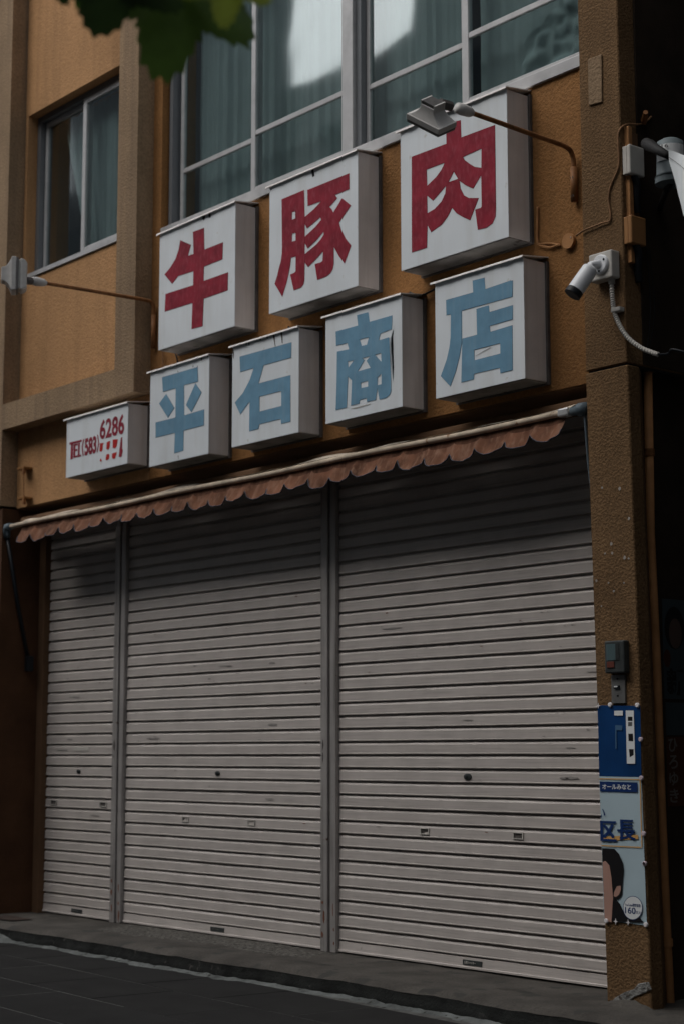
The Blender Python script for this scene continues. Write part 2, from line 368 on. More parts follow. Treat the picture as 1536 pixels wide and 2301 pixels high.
# patch of plaster on the upper pillar
q = [onY(u, v, -.42) for u, v in [(1321, 134), (1352, 122), (1353, 230), (1323, 238)]]
B().prism([(p[0], -.4195, p[2]) for p in q], (0, -.009, 0)).obj('plaster_patch', BROWN, bl, bevel=.003, seg=1)
b = B()
for u, v in [(1352, 1096), (1391, 1098), (1412, 1165), (1372, 1222), (1358, 1244), (1374, 1243), (1402, 1253), (1411, 1255), (1366, 1310), (1378, 1328), (1350, 1362), (1339, 1305), (1401, 1310)]:
    p = onY(u, v, -.42); n_ = 7; rr = random.uniform(.006, .012)
    b.prism([(p[0]+rr*math.cos(k*6.28/n_)*random.uniform(.5, 1), -.4195, p[2]+rr*math.sin(k*6.28/n_)*random.uniform(.6, 1.1)) for k in range(n_)], (0, -.0025, 0))
tag(b.obj('filler_spots', M('filler', (.34, .31, .28), .8, .2), bl), kind='stuff')
# broken mortar at the foot of the pillar
q = [onY(u, v, -.42) for u, v in [(1366, 2266), (1380, 2243), (1402, 2230), (1425, 2222), (1434, 2210), (1457, 2206), (1464, 2224), (1442, 2234), (1425, 2240), (1408, 2256), (1390, 2262), (1372, 2284)]]
B().prism([(p[0], -.4195, p[2]) for p in q], (0, -.008, 0)).obj('broken_mortar', M('broken_mortar_grey', (.20, .20, .19), .95, .5, 20, bump=1, bs=50, bdist=.012, spots=.45, spotc=(.09,.08,.07), spots_scale=25), bl, bevel=.006)
rough_grid('mortar_mound', CONC, bl, lambda s, t: (2.68+.44*s, -.41-.17*t, -.035+.065*(math.sin(math.pi*min(1, s*1.1+.02))**.7 if s < .88 else max(0, 1-(s-.88)/.12)*.4)*(1-t)**1.3), 26, 12, .008, 16)

# --- big window
BWY = -.235
wn = bpy.data.objects.new('window', None); wn.location = (.4, BWY, 5.3); wn['label'] = 'wide sliding window with aluminium frame above the signs'; col.objects.link(wn); attach(wn, bl)
X0, X1, Z0, Z1 = -1.80, 2.66, 5.262, 8.5
def rails(par, x0, x1, z0, z1, Y, stile=.035, mid=None, botr=.05, dep=.03):
    b = B(); b.box(x0, x0+stile, Y, Y+dep, z0, z1); b.box(x1-stile, x1, Y, Y+dep, z0, z1)
    b.box(x0+stile, x1-stile, Y+.001, Y+dep-.001, z0, z0+botr); b.box(x0+stile, x1-stile, Y+.001, Y+dep-.001, z1-.05, z1)
    if mid:
        for z in mid: b.box(x0+stile, x1-stile, Y+.002, Y+dep-.002, z-.019, z+.019)
    f = b.obj('sash', ALU, par, bevel=.003, seg=1)
    zs = [z0+botr]+[q for z in (mid or []) for q in (z-.019, z+.019)]+[z1-.05]
    for k in range(0, len(zs), 2):
        box('pane', GLASS, par, x0+stile, x1-stile, Y+dep*.45, Y+dep*.55, zs[k], zs[k+1])
    return f
b = B()
b.box(X0, X0+.045, BWY-.01, .104, Z0, Z1); b.box(X1-.045, X1, BWY-.01, BWY+.13, Z0, Z1)
b.box(X0+.045, X1-.045, BWY-.009, BWY+.129, Z1-.06, Z1)
b.obj('outer_frame', ALUD, wn)
b = B(); b.prism([(X0, BWY-.085, 5.262), (X0, BWY-.085, 5.335), (X0, BWY-.02, 5.352), (X0, BWY+.13, 5.352), (X0, BWY+.13, 5.262)], (X1-X0, 0, 0))
b.obj('sill', ALU, wn, bevel=.003, seg=1)
xa = [onY(u, 380, BWY)[0] for u in (393, 572, 777, 800, 813, 1038, 1052)]
zt = 5.795
rails(wn, X0+.075, xa[1]+.0, 5.352, 8.44, BWY+.045, .04, [zt, 7.05])
rails(wn, xa[1]-.05, xa[2]+.0, 5.352, 8.44, BWY+.003, .052, [zt+.02, 7.07])
box('mullion', ALU, wn, xa[2]+.001, xa[3]-.002, BWY-.03, BWY+.10, 5.352, 8.44, .003)
box('mullion', ALUD, wn, xa[3], xa[4]-.01, BWY+.0, BWY+.10, 5.352, 8.44, .003)
rails(wn, xa[4]-.008, xa[5]+.03, 5.352, 8.44, BWY+.045, .035, [zt, 7.05])
rails(wn, xa[5]-.0, 2.61, 5.352, 8.44, BWY+.003, .062, [zt+.02, 7.07])
# --- small window in the left bay
sw = bpy.data.objects.new('window', None); sw.location = (-3.1, -.2, 5.4); sw['label'] = 'smaller window recessed in the left bay'; col.objects.link(sw); attach(sw, bl)
SWY = -.205
b = B(); b.box(-3.955, -3.90, SWY, .104, 5.385, 6.88); b.box(-2.36, -2.30, SWY, SWY+.12, 5.385, 6.88); b.box(-3.90, -2.36, SWY+.001, SWY+.12, 6.83, 6.88)
b.obj('outer_frame', ALUD, sw)
B().prism([(-3.955, WY-.015, 5.387), (-3.955, WY-.015, 5.425), (-3.955, SWY-.005, 5.465), (-3.955, SWY+.12, 5.465), (-3.955, SWY+.12, 5.387)], (1.655, 0, 0)).obj('sill', ALU, sw)
mx = onY(187, 450, SWY)[0]
rails(sw, -3.89, mx+.02, 5.466, 6.83, SWY+.045, .04)
rails(sw, mx-.03, -2.36, 5.466, 6.83, SWY+.003, .055)
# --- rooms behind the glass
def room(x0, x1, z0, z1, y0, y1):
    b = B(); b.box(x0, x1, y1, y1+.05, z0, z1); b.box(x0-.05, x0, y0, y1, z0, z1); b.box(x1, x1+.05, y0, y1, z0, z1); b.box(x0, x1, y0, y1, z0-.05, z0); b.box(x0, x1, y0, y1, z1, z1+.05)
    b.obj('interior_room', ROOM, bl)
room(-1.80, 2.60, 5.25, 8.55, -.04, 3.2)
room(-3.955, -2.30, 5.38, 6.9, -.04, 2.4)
# --- curtains
def curtain(x0, x1, z0, z1, Y, folds, amp, label, gather=None, mat=CURT, seed=0):
    n = int((x1-x0)*60); m_ = 26; rnd = random.Random(seed); ph = [rnd.uniform(0, 6.28) for _ in range(4)]
    def f(s, t):
        x = x0+(x1-x0)*s; z = z0+(z1-z0)*t
        if gather: x = gather(x, t)
        y = Y+amp*math.sin(s*folds*6.283+ph[0]+.7*math.sin(s*11+ph[1])+.35*math.sin(t*3+s*5))*(.6+.4*math.sin(s*23+ph[2]))+amp*.4*math.sin(s*folds*15+ph[3])
        return (x, y, z)
    o = rough_grid('curtain', mat, None, f, n, m_, .003, 3); tag(o, label, 'curtain', 'sheer curtains behind the upper windows'); return o
curtain(onY(446, 400, -.045)[0], .36, 5.36, 8.4, -.045, 13, .022, 'pale sheer curtain behind the left half of the big window', seed=3, gather=lambda x, t: x)
curtain(onY(822, 250, -.05)[0], onY(1036, 150, -.05)[0]+.1, 5.36, 8.4, -.05, 9, .020, 'pale sheer curtain right of the central window post, above the largest lamp', seed=5)
curtain(onY(1078, 150, -.06)[0], 2.6, 5.36, 8.4, -.06, 4, .014, 'flat sheer curtain in the rightmost pane of the big window', seed=8)
curtain(-3.62, -2.36, 5.47, 6.82, -.06, 8, .022, 'sheer curtain drawn back on a slant in the small left window', gather=lambda x, t: x+max(0, (-3.0-x))*(.55-.75*t if t < .9 else -.1), seed=11)
# crumpled cloth heaped against the rightmost pane
def crump(s, t):
    x = 1.95+.62*s; z = 5.37+.60*t*(.5+.5*s)
    p = Vector((x*5, 0, z*5)); y = -.16+.05*noise.noise(p)+.035*noise.noise(p*2.3)+.03*(t)
    return (x, y, z)
o = rough_grid('crumpled_cloth', CURT, None, crump, 70, 60, .012, 5); tag(o, 'crumpled pale cloth pushed against the glass in the rightmost pane', 'cloth')

# ------------------------------------------------------------------ roller shutters
PIT = .0872; NSL = 37
def slat_mesh(x0, x1, sd=0):
    pr = [(.012, 0), (.012, .006), (-.008, .0085), (-.0125, .0105), (-.0125, .0155), (-.0095, .0175), (-.0095, .068), (-.0065, .070), (-.0060, .072), (-.001, .079), (.006, .0845), (.012, PIT)]
    hw = (x1-x0)/2; n = max(2, int((x1-x0)/.12)); b = B(); vs = []
    for i in range(n+1):
        xx = -hw+2*hw*i/n; dy_ = .0022*noise.noise(Vector((xx*2.3, sd*7.1, x0)))+.0012*noise.noise(Vector((xx*9, sd*3.3, x0)))
        for y, z in pr: vs.append((xx, y+dy_, z-PIT/2+dy_*.5))
    k = len(pr); b.add(vs, [(i*k+j, (i+1)*k+j, (i+1)*k+j+1, i*k+j+1) for i in range(n) for j in range(k-1)])
    me = bpy.data.meshes.new('slat'); me.from_pydata(b.v, [], b.f); me.materials.append(SHUT)
    bm = bmesh.new(); bm.from_mesh(me); bmesh.ops.recalc_face_normals(bm, faces=bm.faces)
    if sum(f.normal.y for f in bm.faces) > 0: bmesh.ops.reverse_faces(bm, faces=bm.faces)
    bm.to_mesh(me); bm.free(); return me
def shutter(x0, x1, label, lockx, slots, platex, platelbl, row_lock, row_slot, big=False, mail=None):
    t = thing('roller_shutter', ((x0+x1)/2, 0, 0), label, 'shutter', 'grey roller shutters across the shop front')
    mes = [slat_mesh(x0, x1, q_) for q_ in range(5)]; cx = (x0+x1)/2
    for i in range(NSL):
        o = bpy.data.objects.new('slat', mes[(i*3+i//4) % 5]); col.objects.link(o); o.parent = t
        o.location = (random.uniform(-.002, .002), random.uniform(-.0015, .0015), .068+PIT*(i+.5)); o.rotation_euler = (random.uniform(-.02, .02), 0, random.uniform(-.0004, .0004))
    b = B(); b.prism([(x0, .01, .0), (x0, -.022, .0), (x0, -.022, .010), (x0, -.014, .014), (x0, -.010, .066), (x0, .01, .068)], (x1-x0, 0, 0))
    b.obj('bottom_bar', SHUT, t)
    zl = lambda r: .068+PIT*(r+.5)
    # lock
    b = B(); b.tube([(lockx, -.008, zl(row_lock)), (lockx, -.017, zl(row_lock)), (lockx, -.020, zl(row_lock))], [.034 if big else .029, .032 if big else .027, .018], 18)
    lk = b.obj('lock', CHIME, t); lk.scale = (1, 1, .62)
    box('keyhole_cover', BLACK, lk, lockx-.012, lockx+.012, -.024, -.0205, zl(row_lock)-.004, zl(row_lock)+.004)
    for sx, wd in slots:
        z = zl(row_slot)+.004; h = .02; b = B()
        b.box(sx-wd/2, sx+wd/2, -.0175, -.0095, z+h-.005, z+h); b.box(sx-wd/2, sx+wd/2, -.0175, -.0095, z-h, z-h+.005)
        b.box(sx-wd/2, sx-wd/2+.007, -.0172, -.0095, z-h+.005, z+h-.005); b.box(sx+wd/2-.007, sx+wd/2, -.0172, -.0095, z-h+.005, z+h-.005)
        fr = b.obj('finger_slot', BOXG, t); box('recess', FRAMEB, fr, sx-wd/2+.007, sx+wd/2-.007, -.0105, -.0097, z-h+.005, z+h-.005)
    if mail:
        box('mail_slot', BOXG, t, mail-.12, mail+.12, -.0125, -.0097, zl(14)-.006, zl(14)+.024)
    pl = box('maker_plate', CHIME, t, platex-.085, platex+.085, -.0165, -.011, .020, .052, .002)
    text('plate_lettering', '三和シャッター', PLATE if not big else BOXG, pl, (platex-.07, -.0166, .028), .10, .017, bold=.02)
    return t
P0 = lambda u: onY(u, 2050, 0)[0]
shutter(-3.896, -2.812, 'narrow grey roller shutter at the left with a mail slot', onY(180, 1738, 0)[0], [(onY(123, 1856, 0)[0], .10), (onY(234, 1862, 0)[0], .10)], onY(176, 2046, 0)[0], '', 12, 9, mail=onY(187, 1618, 0)[0])
shutter(-2.656, -.160, 'middle grey roller shutter between the two metal posts', onY(492, 1739, 0)[0], [(onY(420, 1870, 0)[0], .085), (onY(568, 1879, 0)[0], .085)], onY(492, 2088, 0)[0], '', 12, 8)
shutter(0.0, 2.75, 'widest grey roller shutter at the right beside the stucco pillar', onY(1053, 1746, 0)[0], [(onY(957, 1901, 0)[0], .085), (onY(1167, 1913, 0)[0], .085)], onY(1064, 2163, 0)[0], '', 12, 8, big=True)
CHIP = M('chipped_rust', (.16, .07, .045), .8, .4, 40); SMUDGE = M('grey_smudge', (.27, .255, .24), .7, .2, 20)
def patch(par, name, mat, cx, cz, w_, h_, y, rnd, n=9):
    b = B(); b.prism([(cx+w_/2*math.cos(k*6.283/n)*rnd.uniform(.6, 1.1), y, cz+h_/2*math.sin(k*6.283/n)*rnd.uniform(.5, 1.1)) for k in range(n)], (0, -.0004, 0)); return b.obj(name, mat, par)
_rn = random.Random(12)
for sh in [o for o in bpy.data.objects if o.name.startswith('roller_shutter')]:
    x_ = sh.location.x; hw = {'roller_shutter': .5, 'roller_shutter.001': 1.2, 'roller_shutter.002': 1.2}[sh.name]
    for k in range(int(9+hw*9)):
        row = _rn.choice([8, 12, 15, 18, 19, 20, 21, 22, 23, 24, 25, 26]); z = .068+PIT*row+_rn.choice([.064, .060, .026])
        patch(sh, 'paint_chip', _rn.choice([CHIP, SMUDGE, SMUDGE]), x_+_rn.uniform(-hw, hw), z, _rn.uniform(.012, .05), _rn.uniform(.004, .008), -.0137, _rn, 7)
    for k in range(int(3+hw*3)):
        patch(sh, 'smudge', SMUDGE, x_+_rn.uniform(-hw, hw)*.9, .068+PIT*(_rn.randint(8, 24)+.5), _rn.uniform(.05, .25), _rn.uniform(.008, .02), -.0127, _rn, 11)
def post(x0, x1, label):
    t = thing('shutter_post', ((x0+x1)/2, 0, 0), label, 'post', 'metal posts between the roller shutters'); w_ = x1-x0
    box('channel_back', POST, t, x0, x1, -.008, .03, -.01, 3.38)
    box('flange', POST, t, x0, x0+w_*.46, -.045, -.009, -.012, 3.38, .004)
    box('flange', POST, t, x0+w_*.60, x1-.004, -.040, -.0085, -.011, 3.38, .004)
    box('groove', FRAMEB, t, x0+w_*.462, x0+w_*.598, -.030, -.0088, -.01, 3.379)
def rustpost(par, x, zs_, y, w0):
    for z in zs_: patch(par, 'rust_patch', CHIP if z < .5 else FRAMEB, x+_rn.uniform(-.01, .01), z, w0*_rn.uniform(.3, .9), _rn.uniform(.02, .12), y, _rn)
post(-2.812, -2.656, 'slim grey metal post between the narrow and middle shutters')
post(-.160, 0.0, 'stained grey metal post between the middle and widest shutters')
for o_ in [o for o in bpy.data.objects if o.name.startswith('shutter_post')]:
    rustpost(o_, o_.location.x-.05, [.10, .22, .31, 1.28, 1.36], -.0455, .035); rustpost(o_, o_.location.x+.05, [.05, .14, .26], -.0405, .03)
box('backing_wall', SOFFIT, bl, -4.0, 2.75, .06, .3, -.1, 3.37)

# ------------------------------------------------------------------ awning
aw = thing('rolled_awning', (-.6, -.35, 3.2), 'rolled-up awning with faded brown scalloped valance under the signs', 'awning')
AY, AZ = -.40, 3.212
b = B(); n = 40; b.tube([(-3.93+6.49*i/n, AY, AZ+.004*math.sin(i*.5)) for i in range(n+1)], .019, 12); b.obj('front_bar', BARM, aw, smooth=True)
B().tube([(-3.90, -.27, 3.255), (2.60, -.27, 3.262)], .048, 14).obj('canvas_roll', SOFFIT, aw, smooth=True)
def canv(s, t):
    x = -3.72+6.25*s; sag = .012*math.sin(x*3.1)+.01*math.sin(x*7.7)
    return (x, AY-.003+(.17)*t, AZ+.024+.042*t+sag*math.sin(t*3.14))
rough_grid('canvas', CREAM, aw, canv, 150, 6, .004, 6)
sx = []      # scallops
NS = 27; VX0, VX1 = -3.72, 2.49; SW_ = (VX1-VX0)/NS
wob = [random.uniform(-.014, .014) for _ in range(NS+1)]; bul = [random.uniform(-.5, 1) for _ in range(NS)]
def val_pt(x, t):
    k = min(NS-1, int((x-VX0)/SW_)); u = (x-VX0)/SW_-k
    L = .098+.060*math.sqrt(max(0, 1-(2*u-1)**2))+wob[k]
    cur = .018+.020*bul[k]
    y = AY+.010-.050*t**1.4-cur*t**2*math.cos((u-.5)*3)+.009*math.sin(x*38)*t+.006*math.sin(x*71+2)*t
    return Vector((x, y, AZ-.01-L*t))
nv = NS*14; b = B(); vs = []; T = 9
for i in range(nv+1):
    x = VX0+(VX1-VX0)*i/nv-1e-5
    for j in range(T+1): vs.append(val_pt(x, j/T))
b.add(vs, [(i*(T+1)+j, (i+1)*(T+1)+j, (i+1)*(T+1)+j+1, i*(T+1)+j+1) for i in range(nv) for j in range(T)])
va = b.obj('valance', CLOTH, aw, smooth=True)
va.data.materials.append(M('stained_shaded_cloth', (.075, .034, .02), .95, .5, 9, streak=.5, sscale=(30, 30, 5), scol=(.16, .08, .05)))  # upper rows: brown stain with the bar's shade put into the colour
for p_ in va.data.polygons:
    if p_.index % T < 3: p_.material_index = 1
b = B(); b.tube([val_pt(VX0+(VX1-VX0)*i/nv-1e-5, 1) for i in range(nv+1)], .0042, 5); b.obj('valance_trim', TRIM, va, smooth=True)
# left end: elbow and folding arm, right end: elbow and thin strut
b = B(); b.tube([(-3.90, AY, AZ), (-3.965, AY, AZ), (-3.985, AY+.005, AZ-.02), (-3.985, AY+.01, AZ-.09)], [.03, .034, .034, .028], 12); b.obj('end_elbow', BLUEG, aw, smooth=True)
e0 = Vector((-3.98, AY+.01, AZ-.08)); e1 = Vector(onX(65, 1490, -3.985)); e1.y = min(-.03, e1.y)
b = B(); b.tube([e0, e0.lerp(e1, .5)+Vector((0, -.01, 0)), e1], .017, 8); b.obj('folding_arm', BLACK, aw, smooth=True)
box('arm_bracket', BLACK, aw, e1.x-.02, e1.x+.035, e1.y-.03, e1.y+.03, e1.z-.07, e1.z+.06, .006)
b = B(); b.tube([(2.54, AY, AZ), (2.575, AY, AZ), (2.60, AY, AZ), (2.655, AY, AZ+.004)], [.026, .028, .040, .034], 12); b.obj('end_elbow', BLUEG, aw, smooth=True)
b = B(); b.tube([(2.635, AY, AZ-.02), (2.637, AY+.02, AZ-.30), (2.65, AY+.08, AZ-.85)], .007, 6); b.obj('strut', BLUEG, aw)
box('bar_collar', ALU, aw, 2.45, 2.53, AY-.027, AY+.027, AZ-.024, AZ+.026, .01)

# ------------------------------------------------------------------ light-box signs
def signbox(x0, x1, z0, z1, label, group, seed, cap_tilt=.0):
    t = thing('sign_box', ((x0+x1)/2, WY, z0), label, 'sign', group); rnd = random.Random(seed)
    F = -.50
    box('side_case', WSIDE, t, x0+.002, x1-.002, F+.004, WY+.03-.005, z0+.003, z1-.002, .004)
    box('face_panel', WHITE, t, x0, x1, F, F+.0045, z0, z1, .0015)
    box('underside', UNDER, t, x0+.008, x1-.008, F+.012, WY-.003, z0-.003, z0+.0025)
    box('back_frame', FRAMEB, t, x0-.012, x1+.014, WY-.022, WY-.002, z0-.012, z1+.004)
    # cap: thin bent sheet with a worn edge
    n = 26; b = B(); vs = []; ov = .028
    for i in range(n+1):
        x = x0-ov+(x1-x0+ov*1.35)*i/n; j = rnd.uniform(-.003, .003)
        zz = z1+.004+cap_tilt*(1-i/n)+j*.6
        vs += [(x, F-.018+j, zz-.008), (x, F-.016+j, zz+.004), (x, WY-.001, zz+.032), (x, WY-.001, zz+.026), (x, F-.012+j, zz-.001), (x, F-.013+j, zz-.010)]
    k = 6; b.add(vs, [(i*k+q, (i+1)*k+q, (i+1)*k+(q+1) % k, i*k+(q+1) % k) for i in range(n) for q in range(k)]+[tuple(range(5, -1, -1)), tuple(n*k+q for q in range(6))])
    b.obj('cap', CAPM, t); return t, F
GR = 'large boxes with red characters'; GB = 'smaller boxes with blue characters'
ZU0, ZU1, ZL0, ZL1 = 4.298, 5.205, 3.428, 4.146
def letters(t, name, mat, loops, s, off, F):
    g = glyph(name, mat, t, loops, s, off, F-.0006, thick=.002)
    # thin dark scribed outline: the same shape grown a little, just behind
    return g
def outline(t, loops, s, off, F, g=.9):
    L = []
    for k, lp in enumerate(loops):
        P = [Vector((off[0]+x/s, off[1]+y/s)) for x, y in lp]; A = sum(P[i].x*P[(i+1) % len(P)].y-P[(i+1) % len(P)].x*P[i].y for i in range(len(P)))
        sg = 1 if A > 0 else -1; Q = []
        hole = False
        # a loop inside another loop is a hole: grow inwards
        for j, l2 in enumerate(loops):
            if j != k:
                px, py = lp[0]; ins = False
                for a in range(len(l2)):
                    xa_, ya_ = l2[a]; xb_, yb_ = l2[(a+1) % len(l2)]
                    if (ya_ > py) != (yb_ > py) and px < (xb_-xa_)*(py-ya_)/(yb_-ya_)+xa_: ins = not ins
                if ins: hole = True
        d = g*sg*(-1 if hole else 1)
        for i in range(len(P)):
            a, b_, c = P[i-1], P[i], P[(i+1) % len(P)]
            e1_ = (b_-a).normalized(); e2_ = (c-b_).normalized(); n1 = Vector((e1_.y, -e1_.x)); n2 = Vector((e2_.y, -e2_.x)); m_ = (n1+n2)
            m_ = m_.normalized()/max(.5, m_.normalized().dot(n1)) if m_.length > .1 else n1
            Q.append(b_+m_*d)
        L.append([(lambda p: (p[0], p[2]))(onY(q.x, q.y, F)) for q in Q])
    flat('scribed_outline', EDGE, t, L, (0, F-.0001, 0), thick=.0004)

K = {}
K['ox'] = ([[(540, 520), (695, 462), (700, 775), (968, 668), (960, 910), (695, 1015), (690, 1225), (1040, 1100), (1035, 1355), (692, 1475), (688, 1560), (675, 1870), (520, 1912), (532, 1535), (135, 1660), (145, 1412), (542, 1285), (545, 1080), (325, 1150), (240, 1262), (132, 1130), (215, 1030), (290, 905), (335, 770), (357, 640), (507, 705), (465, 865), (548, 835)]], 6.39, (350, 440))
K['pig'] = ([[(240, 560), (600, 410), (611, 860), (611, 1600), (605, 1870), (590, 1930), (550, 1985), (435, 2030), (378, 1775), (440, 1750), (465, 1725), (468, 1480), (390, 1500), (375, 1640), (350, 1770), (320, 1900), (248, 2130), (128, 1925), (170, 1790), (200, 1660), (228, 1560), (243, 1450), (248, 1330)],
             [(408, 765), (460, 745), (462, 870), (405, 890)], [(410, 1112), (465, 1100), (465, 1228), (405, 1245)],
             [(655, 410), (1325, 140), (1325, 395), (1095, 490), (1135, 540), (1010, 680), (1045, 720), (1072, 775), (1150, 650), (1210, 545), (1350, 658), (1162, 935), (1200, 1060), (1270, 1200), (1355, 1305), (1248, 1595), (1165, 1480), (1115, 1390), (1080, 1325), (1080, 1600), (1060, 1690), (1020, 1760), (950, 1810), (815, 1862), (775, 1605), (870, 1580), (900, 1555), (908, 1395), (790, 1530), (665, 1655), (614, 1580), (614, 1445), (800, 1290), (870, 1210), (920, 1130), (915, 1080), (800, 1220), (660, 1355), (614, 1270), (614, 1165), (780, 1010), (840, 940), (880, 885), (860, 850), (650, 1030), (614, 960), (614, 845), (760, 720), (880, 590), (660, 668)]], 7.19, (600, 370))
K['meat'] = ([[(668, 245), (880, 200), (888, 455), (1385, 270), (1392, 800), (1400, 1500), (1395, 1620), (1350, 1720), (1260, 1785), (1135, 1815), (1097, 1520), (1180, 1495), (1192, 1470), (1185, 1010), (1065, 1205), (960, 1160), (862, 1090), (880, 1210), (930, 1310), (1000, 1350), (1145, 1350), (1020, 1672), (920, 1630), (820, 1570), (755, 1490), (690, 1620), (600, 1740), (447, 1850), (392, 1745), (382, 2080), (162, 2150), (160, 740), (672, 548)],
              [(378, 925), (645, 825), (600, 930), (520, 1040), (385, 1170)], [(385, 1310), (475, 1385), (665, 1165), (655, 1280), (600, 1400), (500, 1510), (390, 1575)],
              [(780, 955), (845, 1065), (700, 1115)], [(915, 740), (1190, 615), (1188, 905), (1090, 890), (1020, 850), (940, 790)]], 6.574, (900, 240))
K['flat'] = ([[(300, 495), (975, 300), (985, 575), (715, 640), (718, 1225), (1100, 1110), (1095, 1410), (710, 1510), (700, 1895), (530, 1945), (545, 1555), (175, 1645), (175, 1360), (555, 1265), (560, 700), (315, 770)],
              [(375, 815), (530, 1080), (410, 1265), (243, 995)], [(935, 610), (1050, 785), (860, 1160), (757, 1020)]], 8.52, (330, 790))
K['stone'] = ([[(200, 590), (1150, 325), (1145, 605), (640, 745), (545, 1085), (1130, 930), (1132, 1785), (965, 1825), (958, 1735), (560, 1835), (545, 1920), (375, 1965), (382, 1415), (210, 1650), (112, 1435), (260, 1260), (385, 1020), (460, 795), (210, 870)],
               [(562, 1325), (968, 1220), (968, 1500), (562, 1605)]], 8.218, (515, 730))
K['trade'] = ([[(610, 240), (825, 185), (850, 370), (1285, 245), (1275, 510), (1060, 590), (1025, 725), (1225, 665), (1235, 900), (1262, 1450), (1265, 1690), (1235, 1770), (1160, 1830), (1040, 1860), (1004, 1640), (968, 1865), (800, 1905), (800, 1830), (665, 1865), (655, 1935), (495, 1975), (515, 1490), (440, 1420), (415, 2010), (210, 2060), (228, 1500), (235, 940), (460, 895), (430, 775), (218, 825), (210, 555), (632, 440)],
               [(662, 705), (838, 665), (800, 810), (700, 830)], [(435, 1130), (560, 1100), (445, 1250)], [(955, 1000), (1072, 965), (1078, 1140)],
               [(710, 1065), (865, 1025), (795, 1115), (870, 1250), (625, 1320), (755, 1100)], [(685, 1535), (822, 1500), (822, 1610), (690, 1640)],
               [(1003, 1435), (1080, 1360), (1080, 1565), (1003, 1585)]], 8.533, (730, 680))
K['store'] = ([[(635, 215), (818, 170), (830, 350), (1225, 215), (1262, 215), (1258, 465), (462, 685), (465, 1190), (430, 1400), (370, 1640), (285, 1870), (138, 1710), (230, 1450), (275, 1250), (290, 1100), (295, 740), (225, 755), (220, 520), (645, 400)],
               [(695, 660), (885, 605), (895, 710), (1262, 600), (1262, 820), (900, 925), (910, 1020), (1255, 915), (1262, 1615), (1070, 1665), (1065, 1580), (658, 1675), (652, 1760), (458, 1810), (474, 1125), (705, 1065)],
               [(658, 1300), (1068, 1195), (1070, 1360), (662, 1465)]], 6.98, (970, 600))
for key, x0, x1, z0, z1, lab, mt, gr, tilt in (
        ('ox', -1.530, -.562, ZU0-.006, ZU1-.008, 'leftmost of the three large white box signs, red character for cow', RED, GR, -.012),
        ('pig', -.160, .790, ZU0, ZU1, 'large white box sign with red character for pig, in the middle of the upper row', RED, GR, -.004),
        ('meat', 1.210, 2.160, ZU0+.005, ZU1+.006, 'large white box sign behind the flood lamp, red character for meat', RED, GR, 0),
        ('flat', -1.632, -.868, ZL0-.008, ZL1-.008, 'white box sign with blue character having two diamond strokes, right of the phone number box', BLUE, GB, 0),
        ('stone', -.585, .172, ZL0-.004, ZL1-.003, 'white box sign with dark drips and blue character for stone', BLUE, GB, 0),
        ('trade', .458, 1.213, ZL0+.008, ZL1+.005, 'white box sign whose face is torn beside its blue character', BLUE, GB, 0),
        ('store', 1.520, 2.276, ZL0+.007, ZL1+.008, 'white box sign with blue character for shop, nearest the pillar', BLUE, GB, 0)):
    t, F = signbox(x0, x1, z0, z1, lab, gr, hash(key) % 1000 if False else len(key)*7+ord(key[0]), tilt)
    lp, s, off = K[key]
    letters(t, 'painted_character', mt, lp, s, off, F); 
    if key not in ('pig', 'trade'): outline(t, lp, s, off, F, .45)
    K[key+'_t'] = t
# drips, clips and tears on the signs
def mark(key, loops, s, off, mat=EDGE, name='drip_stain', y=-.5013, th=.0006):
    for lp in loops: glyph(name, mat, K[key+'_t'], [lp], s, off, y, thick=th)
mark('ox', [[(668, 285), (710, 270), (712, 325), (692, 352), (672, 330)], [(757, 245), (790, 235), (792, 308), (762, 320)]], 6.39, (350, 440), BLACK, 'clip')
mark('pig', [[(712, 85), (752, 65), (768, 180), (735, 200)]], 7.19, (600, 370), BLACK, 'clip')
DRIP = M('drip_dirt', (.07, .06, .05), .8, .2)
mark('stone', [[(805, 160), (835, 175), (845, 290), (858, 400), (848, 400), (825, 270)], [(945, 115), (975, 110), (985, 230), (990, 340), (978, 340), (962, 220)], [(695, 205), (722, 200), (712, 250), (700, 255)], [(355, 310), (380, 308), (375, 380), (365, 380)], [(565, 245), (588, 240), (582, 290), (572, 292)], [(310, 345), (328, 330), (322, 372), (314, 374)], [(725, 700), (730, 560), (736, 700)], [(845, 430), (856, 430), (852, 600)], [(58, 430), (78, 440), (92, 520), (80, 640)]], 8.218, (515, 730), DRIP)
mark('flat', [[(560, 235), (600, 225), (590, 268), (575, 270)], [(590, 380), (600, 360), (606, 395)], [(795, 165), (812, 155), (806, 205)], [(1035, 110), (1060, 100), (1052, 190)], [(1150, 80), (1185, 40), (1175, 110)], [(880, 300), (890, 255), (896, 300)], [(965, 300), (970, 260), (978, 296)], [(600, 1985), (606, 1985), (612, 2050), (604, 2050)]], 8.52, (330, 790), DRIP)
mark('store', [[(1080, -8), (1092, -10), (1090, 15)], [(665, 1400), (905, 1255), (925, 1262), (680, 1395)], [(1210, 205), (1225, 198), (1222, 225)]], 6.98, (970, 600), M('crack_grey', (.42, .43, .43), .7, .1), 'scratch')
mark('trade', [[(1310, 520), (1282, 640), (1262, 780), (1272, 950), (1290, 1200), (1300, 1480), (1312, 1250), (1306, 1050), (1303, 800), (1298, 640)]], 8.533, (730, 680), BLACK, 'tear')
mark('trade', [[(480, 2035), (860, 1935), (872, 1945), (600, 2030)], [(0, 262), (330, 170), (300, 205), (60, 300), (20, 320)]], 8.533, (730, 680), M('scuff', (.4, .39, .37), .7, .2), 'scuff')
